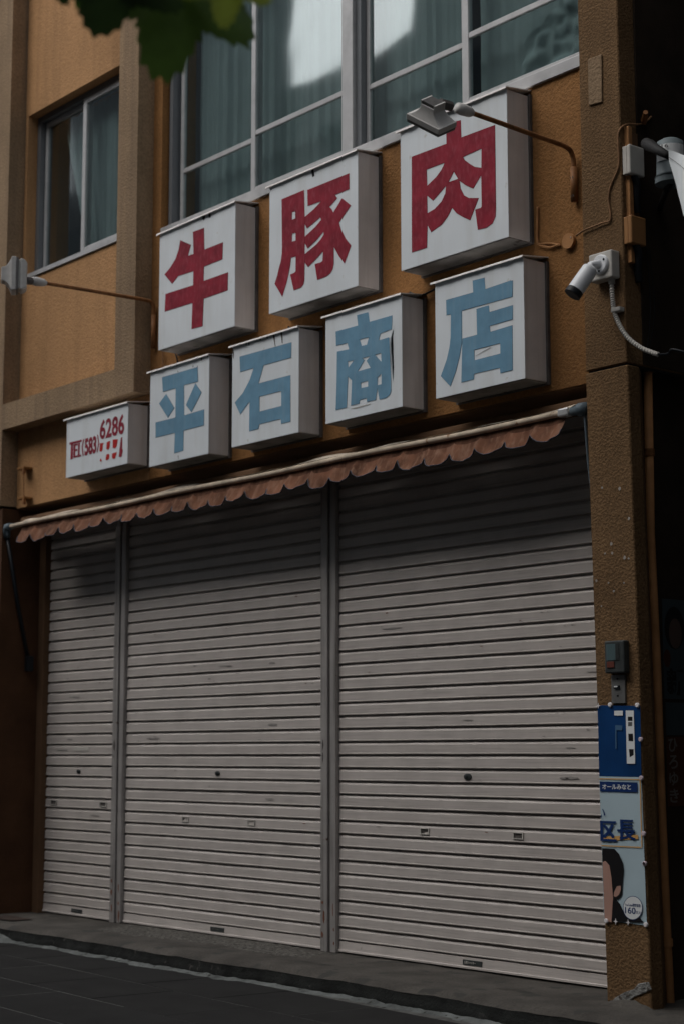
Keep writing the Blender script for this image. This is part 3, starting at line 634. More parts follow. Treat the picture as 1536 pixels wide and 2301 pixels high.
# curled lip of the torn face
lipA = [onY(730+x/8.533, 680+y/8.533, -.5) for x, y in [(1325, 430), (1285, 560), (1250, 680), (1245, 900), (1262, 1150), (1285, 1400), (1298, 1520)]]
lipB = [onY(730+x/8.533, 680+y/8.533, -.5) for x, y in [(1325, 440), (1290, 590), (1272, 700), (1268, 900), (1284, 1150), (1298, 1400), (1300, 1530)]]
b = B(); n = len(lipA)
b.add([(p[0], -.5015, p[2]) for p in lipA]+[(p[0], -.5015-.014*math.sin(i/(n-1)*3.14), p[2]) for i, p in enumerate(lipB)], [(i, i+1, n+i+1, n+i) for i in range(n-1)])
b.obj('curled_lip', PWHITE, K['trade_t'], smooth=True)
b = B(); p = onY(515+990/8.218, 730+45/8.218, -.49); b.tube([(p[0], -.44, ZL1), (p[0], -.44, ZL1+.05)], [.016, .004], 6); b.obj('sealant_blob', BLACK, K['stone_t'])
# phone number box
t, F = signbox(-2.842, -1.935, 3.487, 3.957, 'small white box sign with red telephone number at the left end', 'small phone box', 99)
del t['group']
TS, TO = 9.6, (140, 890)
for lp in ([(162, 1005), (425, 938), (422, 985), (240, 1030), (232, 1350), (182, 1366), (195, 1043), (165, 1050)],
           [(250, 1040), (340, 1020), (340, 1060), (290, 1072), (288, 1150), (330, 1140), (330, 1180), (286, 1190), (282, 1290), (335, 1278), (335, 1315), (245, 1335)],
           [(352, 1015), (388, 1005), (378, 1268), (412, 1260), (405, 1305), (340, 1318)],
           [(462, 925), (482, 925), (447, 1100), (467, 1285), (447, 1290), (425, 1100)], [(758, 830), (778, 840), (802, 1020), (767, 1210), (748, 1215), (782, 1020)]):
    glyph('painted_lettering', RED, t, [lp], TS, TO, F-.0006)
def tl(x, y): p = onY(TO[0]+x/TS, TO[1]+y/TS, F); return p
def textfit(s, x0, x1, ytl, ybl, mat, bold):      # pixels of the zoomed crop, left end top and bottom
    a = tl(x0, ybl); c = tl(x0, ytl); d = tl(x1, ybl); text('painted_lettering', s, mat, t, (a[0], F-.0006, a[2]), d[0]-a[0], c[2]-a[2], bold=bold, thick=.002)
textfit('583', 488, 738, 918, 1290, RED, .035)
textfit('6286', 815, 1338, 525, 945, RED, .022)
for lp in ([(820, 1020), (905, 1010), (882, 1050), (875, 1150), (850, 1200), (810, 1190)], [(965, 1010), (1000, 975), (1040, 970), (1025, 1100), (995, 1160), (955, 1140)],
           [(1095, 940), (1205, 930), (1180, 1080), (1145, 1130), (1095, 1115)], [(960, 1260), (1005, 1245), (1025, 1270), (1010, 1360), (970, 1385), (940, 1370)],
           [(1080, 1240), (1185, 1205), (1170, 1270), (1140, 1345), (1100, 1355), (1078, 1320)], [(815, 1400), (832, 1340), (856, 1390), (848, 1415)]):
    glyph('repainted_patch', RED2, t, [lp], TS, TO, F-.0006)
glyph('painted_lettering', RED, t, [[(1270, 905), (1300, 880), (1298, 1130), (1312, 1180), (1282, 1310), (1225, 1315), (1240, 1150)]], TS, TO, F-.0006)

# ------------------------------------------------------------------ flood lamps
def lamp(c, a, b_, h, La, Lb, Lh, arm, label, attach_side, FH=.038, dome=False):
    t = thing('flood_lamp', arm[0], label, 'lamp', 'flood lamps on steel arms lighting the signs')
    c, a, b_, h = map(Vector, (c, a, b_, h))
    a.normalize(); b_ = (b_-a*b_.dot(a)).normalized(); h = a.cross(b_)*(1 if a.cross(b_).dot(h) > 0 else -1)
    def W(x, y, z): return c+a*x+b_*y+h*z
    # body: rings from rim to top, concave flare
    rings = []
    for k in range(9):
        q = k/8; fl = (1-q)**2.2; la = La/2*(.40+.60*fl); lb = Lb/2*(.64+.36*fl)
        rings.append([W(x, y, .02+Lh*q) for x, y in ((-la, -lb), (la, -lb), (la, lb), (-la, lb))])
    bb = B(); bb.add([p for r in rings for p in r], [(i*4+j, i*4+(j+1) % 4, (i+1)*4+(j+1) % 4, (i+1)*4+j) for i in range(8) for j in range(4)]+[(32, 33, 34, 35), (3, 2, 1, 0)])
    bb.obj('housing', LAMPG, t, bevel=.004)
    la, lb = La/2, Lb/2
    def ring(z0, z1, g, mat, name, bev=.004):
        q = B(); q.add([W(sx_*(la+g), sy*(lb+g), z) for z in (z0, z1) for sx_, sy in ((-1, -1), (1, -1), (1, 1), (-1, 1))], [(0, 1, 2, 3), (4, 5, 6, 7), (0, 1, 5, 4), (1, 2, 6, 5), (2, 3, 7, 6), (3, 0, 4, 7)])
        return q.obj(name, mat, t, bevel=bev)
    ring(-.012, .022, .004, LAMPG, 'rim'); ring(-.028, -.0125, .0, LAMPD, 'gasket', .002); ring(-.040, -.0285, -.012, LENS, 'lens', .006)
    if dome:
        q = B(); rs = []
        for z_, g_ in ((-.041, .97), (-.060, .95), (-.082, .86), (-.092, .70)): rs += [W(sx_*la*g_, sy*lb*g_, z_) for sx_, sy in ((-1, -1), (1, -1), (1, 1), (-1, 1))]
        q.add(rs, [(i*4+j, i*4+(j+1) % 4, (i+1)*4+(j+1) % 4, (i+1)*4+j) for i in range(3) for j in range(4)]+[(12, 13, 14, 15), (3, 2, 1, 0)]); q.obj('cover_dome', LAMPG, t, smooth=False, bevel=.010, seg=3)
    fb = B(); nf = 11
    for k in range(nf):
        x = -La*.18+La*.36*k/(nf-1)
        fb.add([W(x-.0022, -lb*.60, Lh*.80), W(x+.0022, -lb*.60, Lh*.80), W(x+.0022, lb*.60, Lh*.80), W(x-.0022, lb*.60, Lh*.80),
                W(x-.0022, -lb*.58, Lh+FH), W(x+.0022, -lb*.58, Lh+FH), W(x+.0022, lb*.58, Lh+FH), W(x-.0022, lb*.58, Lh+FH)], [(0, 1, 2, 3), (4, 5, 6, 7), (0, 1, 5, 4), (1, 2, 6, 5), (2, 3, 7, 6), (3, 0, 4, 7)])
    fb.obj('cooling_fins', LAMPD, t)
    for sx_ in (-1, 1):
        q = B(); x = sx_*La*.205
        q.add([W(x-.004, -lb*.62, Lh*.9), W(x+.004, -lb*.62, Lh*.9), W(x+.004, lb*.62, Lh*.9), W(x-.004, lb*.62, Lh*.9), W(x-.004, -lb*.62, Lh+FH+.002), W(x+.004, -lb*.62, Lh+FH+.002), W(x+.004, lb*.62, Lh+FH+.002), W(x-.004, lb*.62, Lh+FH+.002)], [(0, 1, 2, 3), (4, 5, 6, 7), (0, 1, 5, 4), (1, 2, 6, 5), (2, 3, 7, 6), (3, 0, 4, 7)])
        q.obj('end_cheek', LAMPG, t)
    hub = W(*attach_side); tip = Vector(arm[-1])
    q = B(); q.tube([hub, hub.lerp(tip, .45), hub.lerp(tip, .5)], [.030, .028, .024], 8); q.obj('bracket_box', FRAMEB, t)
    d = (Vector(arm[-2])-tip).normalized()
    q = B(); q.tube([tip-d*.045, tip-d*.01, tip+d*.05, tip+d*.07], [.030, .034, .028, .019], 12); q.obj('swivel_joint', LAMPG, t, smooth=True)
    path = arc(arm, 6)
    q = B(); q.tube(path, .0145, 10); q.obj('arm', RUST, t, smooth=True)
    return t
cc = Vector(onX(968, 272, 2.44)); tipR = Vector(onX(1040, 247, 2.52))
lr = lamp(cc, (.794, .256, -.551), (.068, .864, .498), (.603, -.433, .669), .235, .135, .080,
     [(2.522, -.325, 4.50), (2.522, -.325, 4.66), (2.522, -.335, 4.735), (2.521, -.39, 4.775), (2.52, -.62, 4.785), tipR],
     'flood lamp on rusty arm above the meat sign', (.0, .06, .085))
B().tube([(2.522, -.325, 4.46), (2.522, -.325, 4.665)], .021, 12).obj('wall_sleeve', RUST, lr, smooth=True)
for z in (4.49, 4.60): B().tube([(2.522, -.345, z), (2.522, -.305, z)], .012, 6).obj('bolt', FRAMEB, lr)
tipL = Vector(onX(85, 633, -1.88)); r3 = Vector(_r); u3 = -Vector(_d); f3 = Vector(_f)
# left lamp lies on its side: it faces right towards the signs
axis = (r3*.97 - f3*.0 + Vector((0, .35, 0))).normalized()
up = (Vector((0, 0, 1))-axis*axis.z).normalized(); sd_ = axis.cross(up)
cL = Vector(onX(33, 620, -1.88)) 
ll = lamp(cL, up, sd_, -axis, .24, .16, .075, [(-1.868, -.325, 4.50), (-1.868, -.325, 4.68), (-1.868, -.34, 4.745), (-1.87, -.39, 4.765), (-1.873, -.7, 4.762), tipL],
     'flood lamp at the far left on its rusty arm, beside the small window', (-.03, 0, -.08), .012, True)
B().tube([(-1.868, -.325, 4.40), (-1.868, -.325, 4.66)], .019, 12).obj('wall_sleeve', RUST, ll, smooth=True)

# ------------------------------------------------------------------ security camera, conduit, cables
sk = thing('security_camera', (2.83, -.42, 4.0), 'white bullet security camera pointing down from a box on the pillar', 'camera')
q = [onY(u, v, -.475) for u, v in [(1325, 570), (1376, 560), (1378, 618), (1327, 628)]]
x0, x1, z0, z1 = q[0][0], q[1][0], q[2][2], q[1][2]
box('junction_box', BOXG, sk, x0, x1, -.49, -.421, z0-.01, z1, .008)
dc = Vector(((x0+x1)/2+.008, -.49, (z0+z1)/2))
B().tube([dc+Vector((0, .0, 0)), dc+Vector((0, -.012, 0)), dc+Vector((0, -.018, 0))], [.056, .055, .048], 32).obj('mount_disc', CAMW, sk, smooth=False)
for k in range(3):
    an = 2.1*k+.5; p = dc+Vector((.040*math.cos(an), -.018, .040*math.sin(an))); B().tube([p, p+Vector((0, -.002, 0))], .007, 8).obj('screw_hole', BLACK, sk)
B().tube([dc+Vector((-.005, -.015, 0)), dc+Vector((-.012, -.055, -.004)), dc+Vector((-.02, -.07, -.004))], [.026, .018, .015], 16).obj('stem', CAMW, sk, smooth=True)
cA = Vector(onY(1325, 604, -.585)); cB = Vector(onY(1291, 653, -.66))
B().tube([dc+Vector((-.02, -.07, -.004)), cA], [.014, .014], 12).obj('knuckle', CAMW, sk, smooth=True)
ax_ = (cB-cA).normalized()
B().tube([cA-ax_*.012, cA, cA+ax_*.01, cB], [.030, .043, .045, .047], 28).obj('camera_body', CAMW, sk)
B().tube([cB-ax_*.001, cB+ax_*.03, cB+ax_*.032, cB+ax_*.026], [.0485, .0485, .044, .043], 28, cap=False).obj('lens_hood', BLACK, sk)
B().tube([cB+ax_*.001, cB+ax_*.006], .046, 24).obj('lens_glass', BLACK, sk)
cn = thing('conduit', (2.86, -.43, 3.8), 'grey corrugated conduit curving down from the security camera box to the right', 'conduit')
pts = [onY(u, v, -.445) for u, v in [(1373, 618), (1374, 660), (1378, 695), (1388, 725)]]+[onY(1408, 757, -.44), onY(1440, 782, -.43), onY(1478, 797, -.42)]
path = arc(pts, 14); rr = [.0125+.0018*(1 if k % 2 else -1) for k in range(len(path))]
B().tube(path, rr, 12).obj('hose', BOXG, cn)
B().tube([Vector(pts[0])+Vector((0, 0, .01)), Vector(pts[0])+Vector((0, 0, -.05))], .019, 12).obj('gland', BOXG, cn)
p = Vector(onY(1381, 697, -.445)); box('clamp', BOXG, cn, p.x-.02, p.x+.045, -.46, -.419, p.z-.012, p.z+.012, .004)
B().tube(arc([path[-1], path[-1]+Vector((.05, .02, .0)), path[-1]+Vector((.10, .0, .01)), path[-1]+Vector((.2, .05, -.03))], 5), .007, 6).obj('cable_tail', BLACK, cn)
rj = thing('junction_cover', (2.45, -.3, 4.1), 'round brown junction cover on the wall right of the signs', 'cover')
p = Vector(onY(1274, 541, -.325)); B().tube([p+Vector((0, .022, 0)), p+Vector((0, .004, 0)), p], [.044, .046, .046], 24).obj('cover_disc', PIPE, rj)
B().tube([p+Vector((.025, -.0, .015)), p+Vector((.025, -.003, .015))], .004, 6).obj('screw', ALU, rj)
cb = thing('painted_cable', (2.8, -.43, 4.5), 'brown painted cable running over the upper pillar to the junction cover', 'cable')
pts = [onX(1462, 262, 2.98), onX(1440, 279, 2.975), onX(1405, 280, 2.975)]+[onY(u, v, -.425) for u, v in [(1388, 300), (1389, 350), (1387, 380), (1370, 420), (1366, 450), (1370, 480), (1369, 496)]]+[onY(u, v, -.43) for u, v in [(1355, 500), (1335, 508), (1310, 518), (1293, 530)]]
B().tube(arc(pts, 5), .0055, 6).obj('cable_run', CABLE, cb, smooth=True)
pts = [onY(u, v, -.31) for u, v in [(1255, 549), (1235, 556), (1212, 551), (1206, 540), (1206, 500), (1207, 465)]]
B().tube(arc(pts, 5), .008, 6).obj('cable_branch', PIPE, cb, smooth=True)
pts = [onY(u, v, -.31) for u, v in [(1258, 552), (1235, 547), (1210, 549)]]
B().tube(arc(pts, 5), .007, 6).obj('cable_branch', PIPE, cb, smooth=True)
for i, (uv, lab) in enumerate((([(366, 790), (366, 822)], 'short brown cable below the cow sign at its left corner'), ([(394, 793), (398, 806), (400, 820)], 'short black cable between the cow sign and the sign below it'))):
    pts = [onY(u, v, -.32) for u, v in uv]; o = B().tube(arc(pts, 4), .006, 6).obj('cable', CABLE if i == 0 else BLACK); tag(o, lab, 'cable')
pts = [onY(u, v, -.33) for u, v in [(920, 657), (932, 662), (950, 662), (976, 650)]]
tag(B().tube(arc(pts, 5), .007, 6).obj('cable', BLACK), 'black cable looping between the torn sign and the shop sign', 'cable')
for z, lab in ((0, 'upper'),):
    pass
hb = thing('wall_hook', (-3.9, -.33, 3.55), 'thin orange rod on two wall brackets below the ledge', 'bracket')
pA, pB = Vector(onY(54, 1050, -.38)), Vector(onY(54, 1128, -.38))
B().tube([pA, pB], .004, 6).obj('rod', RUST, hb)
for q_ in (pA, pB+Vector((0, 0, .04))):
    box('bracket_arm', ORANGE, hb, q_.x-.11, q_.x+.01, -.385, -.30, q_.z-.012, q_.z+.008, .004); box('bracket_foot', RUST, hb, q_.x-.012, q_.x+.012, -.39, -.37, q_.z-.06, q_.z-.012)
# things on the side wall
md = thing('moulding', (2.975, -.37, 4.0), 'brown vertical cable moulding on the pillar corner', 'moulding')
a_, c_ = onX(1405, 285, 2.97), onX(1407, 590, 2.97)
box('moulding_cover', PIPE, md, 2.952, 2.992, -.385, -.352, c_[2], a_[2], .004)
box('moulding_back', SOFFIT, md, 2.95, 2.972, -.352, -.13, c_[2]+.01, a_[2]-.02, .004)
for (u0, v0, u1, v1, mt, lab) in ((1409, 330, 1447, 392, BOXG, 'beige plastic cable box beside the moulding'), (1414, 488, 1449, 548, BOXBR, 'brown plastic cable box lower beside the moulding')):
    p = Vector(onX((u0+u1)/2, (v0+v1)/2, 3.02)); hh = abs(onX(u1, v0, 3.02)[2]-onX(u1, v1, 3.02)[2])/2
    t = thing('cable_box', (2.97, p.y, p.z-hh), lab, 'box', 'plastic cable boxes beside the moulding')
    box('box_base', mt, t, 2.968, 2.998, p.y-.055, p.y+.062, p.z-hh, p.z+hh, .004)
    box('box_cover', mt, t, 2.9985, 3.026, p.y-.058, p.y+.065, p.z-hh-.004, p.z+hh+.004, .008)
    B().tube(arc([(3.0, p.y, p.z-hh), (3.005, p.y+.02, p.z-hh-.05), (2.99, p.y+.03, p.z-hh-.13), (2.98, p.y+.05, p.z-hh-.2)], 5), [.022]*16, 7).obj('wire_bundle', BLACK, t, smooth=True)
pb = thing('wall_fixing', (2.98, -.1, 4.8), 'rusty pipe stub sticking out of the dark side wall', 'bracket')
p = Vector(onX(1448, 262, 3.02)); B().tube([p+Vector((-.06, .05, -.01)), p, p+Vector((.03, -.03, .01))], [.02, .018, .014], 8).obj('stub', RUST, pb)
dp = thing('drain_pipe', (2.93, -.15, 0), 'orange painted drain pipe standing in the gap beside the pillar', 'pipe')
pts = [onX(u, v, 2.915) for u, v in [(1454, 835), (1460, 1200), (1474, 1500), (1484, 1800), (1497, 2110), (1506, 2290)]]
pts = [(2.915, Vector(p).y, p[2]) for p in pts]
pts.append((2.915, pts[-1][1]+.0, -.1))
B().tube(pts, .0245, 14).obj('pipe_run', PIPE, dp, smooth=True)
B().tube([pts[0], Vector(pts[0])+Vector((0, 0, .09))], .018, 10).obj('pipe_cap', PIPE, dp, smooth=True)
for zz in (3.42, 2.95, .30): 
    yy = np.interp(zz, [p[2] for p in pts][::-1], [p[1] for p in pts][::-1]); B().tube([(2.915, yy, zz-.02), (2.915, yy, zz+.02)], .031, 12).obj('pipe_clip', RUST if zz > 1 else PIPE, dp)
dc_ = thing('thin_cable', (2.99, -.05, 2.5), 'loops of thin dark cable hanging on the alley side wall', 'cable')
for k in range(2):
    p0 = Vector(onX(1452+6*k, 560, 2.985)); p1 = Vector(onX(1460+9*k, 700, 3.0)); p2 = Vector(onX(1450+4*k, 800, 2.985))
    B().tube(arc([p0, p1, p2], 8), .0025, 5).obj('cable_run', BLACK, dc_)

# ------------------------------------------------------------------ intercom, switch plate
ic = thing('intercom_chime', (2.85, -.42, 1.72), 'dark door chime box with ribbed front and brown button on the pillar', 'intercom')
a_, c_ = onY(1360, 1441, -.45), onY(1396, 1510, -.45)
box('case', CHIME, ic, a_[0], c_[0]+.03, -.465, -.419, c_[2]-.005, a_[2], .008)
for k in range(11):
    x = a_[0]+.018+(c_[0]-a_[0]-.02)*k/11; box('grille_rib', CHIMEG if k < 8 else CHIME, ic, x, x+.0055, -.469, -.4648, a_[2]-.105, a_[2]-.018)
box('button', M('chime_button', (.12, .04, .03), .4, .1), ic, a_[0]+.02, a_[0]+.072, -.470, -.4648, a_[2]-.145, a_[2]-.112, .002)
sp = thing('switch_plate', (2.86, -.42, 1.57), 'small metal switch plate below the chime box', 'switch')
a_, c_ = onY(1372, 1519, -.43), onY(1404, 1580, -.43)
box('plate', PLATE, sp, a_[0], c_[0], -.432, -.4195, c_[2], a_[2]+.004, .002)
mz = (a_[2]+c_[2])/2+.012; box('rocker_switch', BLACK, sp, a_[0]+.022, a_[0]+.062, -.439, -.4322, mz-.008, mz+.010)
box('rocker_tip', PWHITE, sp, a_[0]+.026, a_[0]+.050, -.4405, -.4392, mz, mz+.008)
for dz in (.045, -.045): B().tube([(a_[0]+.045, -.432, mz+dz), (a_[0]+.045, -.4335, mz+dz)], .006, 8).obj('screw', DARK, sp)

# ------------------------------------------------------------------ posters on the pillar
def pcurve(x, z):           # the poster bows off the pillar a little
    return -.4245-.004*math.sin((z-.4)*9)*math.sin(max(0, min(1, (x-2.7)/.3))*3.0)-.004
def printed(name, mat, par, loops, lift, s=4.182, off=(1300, 1400)):
    """flat print on the poster sheet, traced on the pillar plane"""
    L = [[(lambda p: (p[0], p[2]))(onY(off[0]+x/s, off[1]+y/s, -.428)) for x, y in lp] for lp in loops]
    return flat(name, mat, par, L, (0, -.4275-lift, 0), thick=.0003)
po = thing('election_poster', (2.86, -.425, .42), 'tall campaign poster in blue and pale blue pinned to the pillar beside the shutter', 'poster')
def sheet(c4, mat, name):
    (a, b_, c, d) = [onY(u, v, -.4245) for u, v in c4]
    f = lambda s, t: tuple((np.array(d)*(1-s)+np.array(c)*s)*(1-t)+(np.array(a)*(1-s)+np.array(b_)*s)*t+np.array((0, -.0008*math.sin(s*6+t*7), 0)))
    return rough_grid(name, mat, po, f, 10, 18, .0002, 5)
sheet([(1341, 1585), (1437, 1586), (1440, 1746), (1345, 1744)], PBLUE, 'blue_sheet')
sheet([(1345, 1744.5), (1440, 1746.5), (1452, 2080), (1356, 2068)], PPALE, 'pale_sheet')
printed('paper_strip', PWHITE, po, [[(437, 822), (512, 822), (526, 1322), (448, 1322)], ], .0006)
printed('paper_strip', PWHITE, po, [[(329, 824), (410, 824), (410, 870), (329, 868)]], .0006)
for i, (lp) in enumerate(([(458, 880), (500, 880), (500, 920), (458, 920)], [(462, 1040), (505, 1040), (508, 1112), (464, 1108)], [(468, 1185), (512, 1185), (512, 1240), (475, 1262)], [(460, 930), (498, 930), (498, 968), (460, 970)])):
    printed('faded_print', (HAIR, HAIR, HAIR, PLATE)[i], po, [lp], .0010)
printed('faded_print', M('faded_blue', (.05, .11, .20), .5, .3), po, [[(338, 960), (405, 962), (404, 1008), (350, 1006), (352, 1180), (340, 1180)]], .0007)
printed('border_line', PORNG, po, [[(190, 1458), (590, 1466), (592, 1476), (190, 1468)]], .0006)
printed('border_line', PORNG, po, [[(567, 1477), (577, 1477), (594, 2108), (584, 2108)]], .0006)
printed('border_line', PORNG, po, [[(210, 2086), (583, 2104), (583, 2114), (210, 2096)]], .0006)
printed('title_band', PNAVY, po, [[(192, 1488), (546, 1497), (549, 1590), (196, 1583)]], .0006)
def ptext(s_, x0, y0, x1, y1, mat, lift, bold, s=4.182, off=(1300, 1400)):    # crop pixel box, bottom-left then top-right
    a = onY(off[0]+x0/s, off[1]+y0/s, -.428); c = onY(off[0]+x1/s, off[1]+y0/s, -.428); d = onY(off[0]+x0/s, off[1]+y1/s, -.428)
    ax2 = Vector((c[0]-a[0], 0, 0)); dz = 0
    return text('printed_lettering', s_, mat, po, (a[0], -.4275-lift, a[2]), c[0]-a[0], d[2]-a[2], bold=bold, thick=.0004)
ptext('オールみなと', 218, 1562, 486, 1512, PWHITE, .0012, .018)
printed('highlight_band', PORNG, po, [[(212, 2048), (555, 2030), (553, 1990), (212, 2010)]], .0006)
ku = [[(205, 1868), (335, 1852), (335, 1882), (228, 1892), (238, 2010), (355, 2000), (355, 2028), (238, 2040), (238, 2050), (222, 2050)], ]
S11, O11 = 11.508, (1330, 1720)
for k_, dx_ in enumerate((-16, 0, 16)):
    ptext('区', 222+dx_, 1950, 615+dx_, 1430, PNAVY, .0012+.0006*k_, .012, S11, O11); ptext('長', 660+dx_, 1925, 1108+dx_, 1395, PNAVY, .0012+.0006*k_, .012, S11, O11)
printed('printed_character', PNAVY, po, [[(252, 1130), (270, 1118), (310, 1200), (332, 1290), (300, 1300), (285, 1220)]], .0012, S11, O11)
printed('printed_character', PNAVY, po, [[(212, 1290), (235, 1270), (242, 1290), (225, 1360), (212, 1340)]], .0012, S11, O11)
S5, O5 = 5.1, (1300, 1850)
printed('portrait_hair', HAIR, po, [[(262, 285), (402, 292), (455, 350), (500, 450), (513, 540), (500, 640), (490, 820), (450, 872), (425, 870), (470, 930), (520, 1040), (600, 1090), (700, 1085), (742, 1140), (292, 1120), (265, 430)]], .0006, S5, O5)
printed('portrait_face', SKIN, po, [[(268, 445), (300, 430), (345, 480), (370, 620), (388, 860), (380, 960), (370, 1135), (292, 1118)]], .0010, S5, O5)
printed('portrait_ear', SKIN, po, [[(432, 720), (475, 715), (478, 760), (455, 820), (420, 845), (395, 835), (400, 790)]], .0010, S5, O5)
circ = [(616+113*math.cos(k*.2618), 970+138*math.sin(k*.2618)) for k in range(24)]
printed('badge_ring', PNAVY, po, [circ], .0013, S5, O5)
printed('badge', PWHITE, po, [[(616+107*math.cos(k*.2618), 970+131*math.sin(k*.2618)) for k in range(24)]], .0017, S5, O5)
ptext('160', 528, 1032, 650, 955, PNAVY, .0022, .015, S5, O5); ptext('万人', 652, 1036, 712, 1003, PNAVY, .0022, .01, S5, O5); ptext('YouTube登録者数', 525, 948, 706, 912, PNAVY, .0022, .01, S5, O5)
for (x, y, kd) in ((180, 776, 's'), (291, 768, 'r'), (546, 772, 'r'), (577, 1093, 'p'), (583, 1457, 'p'), (605, 1980, 'p'), (615, 2260, 'p')):
    p = Vector(onY(1300+x/4.182, 1400+y/4.182, -.43)); 
    if kd == 's':
        B().prism([(p.x+(.014 if k % 2 == 0 else .005)*math.cos(k*.785), -.4295, p.z+(.017 if k % 2 == 0 else .005)*math.sin(k*.785)) for k in range(8)], (0, -.002, 0)).obj('star_pin', PINW, po)
    else: B().tube([p+Vector((0, .005, 0)), p+Vector((0, -.004, 0)), p+Vector((0, -.006, 0))], [.0125, .0125, .009], 14).obj('pin', PIN if kd == 'p' else PINW, po)
for (x, y, kd) in ((748, 463, 'p'), (312, 1118, 'r'), (418, 1125, 's'), (560, 1136, 's'), (763, 1162, 'r')):
    p = Vector(onY(1300+x/5.1, 1850+y/5.1, -.43))
    if kd == 's': B().prism([(p.x+(.014 if k % 2 == 0 else .005)*math.cos(k*.785), -.4295, p.z+(.017 if k % 2 == 0 else .005)*math.sin(k*.785)) for k in range(8)], (0, -.002, 0)).obj('star_pin', PINW, po)
    else: B().tube([p+Vector((0, .005, 0)), p+Vector((0, -.004, 0)), p+Vector((0, -.006, 0))], [.0125, .0125, .009], 14).obj('pin', PIN if kd == 'p' else PINW, po)

# ------------------------------------------------------------------ posters in the dark alley (on the side wall, facing +X)
AX = 2.8705
def aposter(v0, v1, u0, mat, label):
    a = onX(u0, (v0+v1)/2, AX); z1_, z0_ = onX(u0, v0, AX)[2], onX(u0, v1, AX)[2]
    t = thing('alley_poster', (AX, a[1], z0_), label, 'poster', 'posters in the dark gap beside the drain pipe')
    box('sheet', mat, t, AX, AX+.002, a[1], a[1]+.42, z0_, z1_); return t, a[1], z0_, z1_
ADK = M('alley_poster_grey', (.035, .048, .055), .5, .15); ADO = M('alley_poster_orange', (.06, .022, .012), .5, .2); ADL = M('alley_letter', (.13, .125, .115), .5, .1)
t, y, z0, z1 = aposter(1345, 1570, 1488, ADK, 'dark alley poster with a printed face and black characters')
text('printed_lettering', '新時', HAIR, t, (AX+.003, y+.02, z0+.02), .30, .15, ax=(0, 1, 0), out=(1, 0, 0), bold=.03)
hr = [(.10+.085*math.cos(k*.3927), (z1-.16)+.12*math.sin(k*.3927)) for k in range(16)]
flat('portrait_hair', HAIR, t, [[(a, b_) for a, b_ in hr]], (AX+.0022, y, 0), ax=(0, 1, 0), out=(1, 0, 0), thick=.0004)
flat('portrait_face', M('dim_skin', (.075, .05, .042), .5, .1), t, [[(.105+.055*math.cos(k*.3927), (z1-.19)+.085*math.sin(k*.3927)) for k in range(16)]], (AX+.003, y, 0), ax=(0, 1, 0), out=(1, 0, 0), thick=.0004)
flat('orange_spot', ADO, t, [[(.03+.03*math.cos(k*.52), (z1-.33)+.05*math.sin(k*.52)) for k in range(12)]], (AX+.003, y, 0), ax=(0, 1, 0), out=(1, 0, 0), thick=.0004)
t, y, z0, z1 = aposter(1578, 1652, 1494, ADK, 'small grey sheet between the two larger alley posters')
t, y, z0, z1 = aposter(1656, 1812, 1497, ADO, 'dark brown alley poster with tall pale characters')
for k, ch in enumerate('ひろゆき'):
    hgt = (z1-z0)/4.1; text('printed_lettering', ch, ADL, t, (AX+.003, y+.015, z1-hgt*(k+1)+.01), .075, hgt*.82, ax=(0, 1, 0), out=(1, 0, 0), bold=.02)

# ------------------------------------------------------------------ post with label, flag
pg = thing('cable_closure', (3.2, -.25, 3.9), 'grey domed cylinder with handwritten paper label behind the white flag', 'cylinder')
pc = Vector(onY(1505, 360, -.35)); rr_ = .078
B().tube([(pc.x, pc.y, pc.z-.10), (pc.x, pc.y, pc.z-.085), (pc.x, pc.y, pc.z+.10), (pc.x, pc.y, pc.z+.115), (pc.x, pc.y, pc.z+.122)], [rr_+.012, rr_, rr_*.92, rr_*.6, .01], 28).obj('closure_body', POLEG, pg, smooth=True)
B().tube([(pc.x, pc.y, pc.z-.135), (pc.x, pc.y, pc.z-.105)], [rr_+.008, rr_+.008], 28).obj('clamp_ring', POLEG, pg)
B().tube([(pc.x, pc.y, pc.z-.13), (pc.x-.05, pc.y+.02, pc.z-.15), (2.96, -.1, pc.z-.16)], .016, 8).obj('wall_bracket', DARK, pg)
# label wrapped round the front
b = B(); vs = []
fa = math.atan2(CAM.y-pc.y, CAM.x-pc.x)
for i in range(13):
    an = fa+(i/12-.5)*2.2
    for z in (-.02, .07): vs.append((pc.x+(rr_+.0025)*math.cos(an), pc.y+(rr_+.0025)*math.sin(an), pc.z+z))
b.add(vs, [(2*i, 2*i+2, 2*i+3, 2*i+1) for i in range(12)]); b.obj('paper_label', PWHITE, pg)
fx = Vector((-math.sin(fa), math.cos(fa), 0)); fo = Vector((math.cos(fa), math.sin(fa), 0))
text('handwriting', '52〜', HAIR, pg, pc+fo*(rr_+.006)-fx*.052+Vector((0, 0, .0)), .075, .024, ax=fx, out=fo)
text('handwriting', '16', HAIR, pg, pc+fo*(rr_+.006)-fx*.045+Vector((0, 0, .045)), .035, .02, ax=fx, out=fo)
fl = thing('flag', (3.25, -.5, 3.9), 'white cloth flag on a black arm entering at the right edge', 'flag')
f0, f1 = Vector(onY(1450, 322, -.45)), Vector(onY(1500, 350, -.62)); 
B().tube([f0, f0+(f1-f0)*.15, f0.lerp(f1, .5), f1], [.03, .034, .026, .020], 14).obj('arm', DARK, fl, smooth=True)

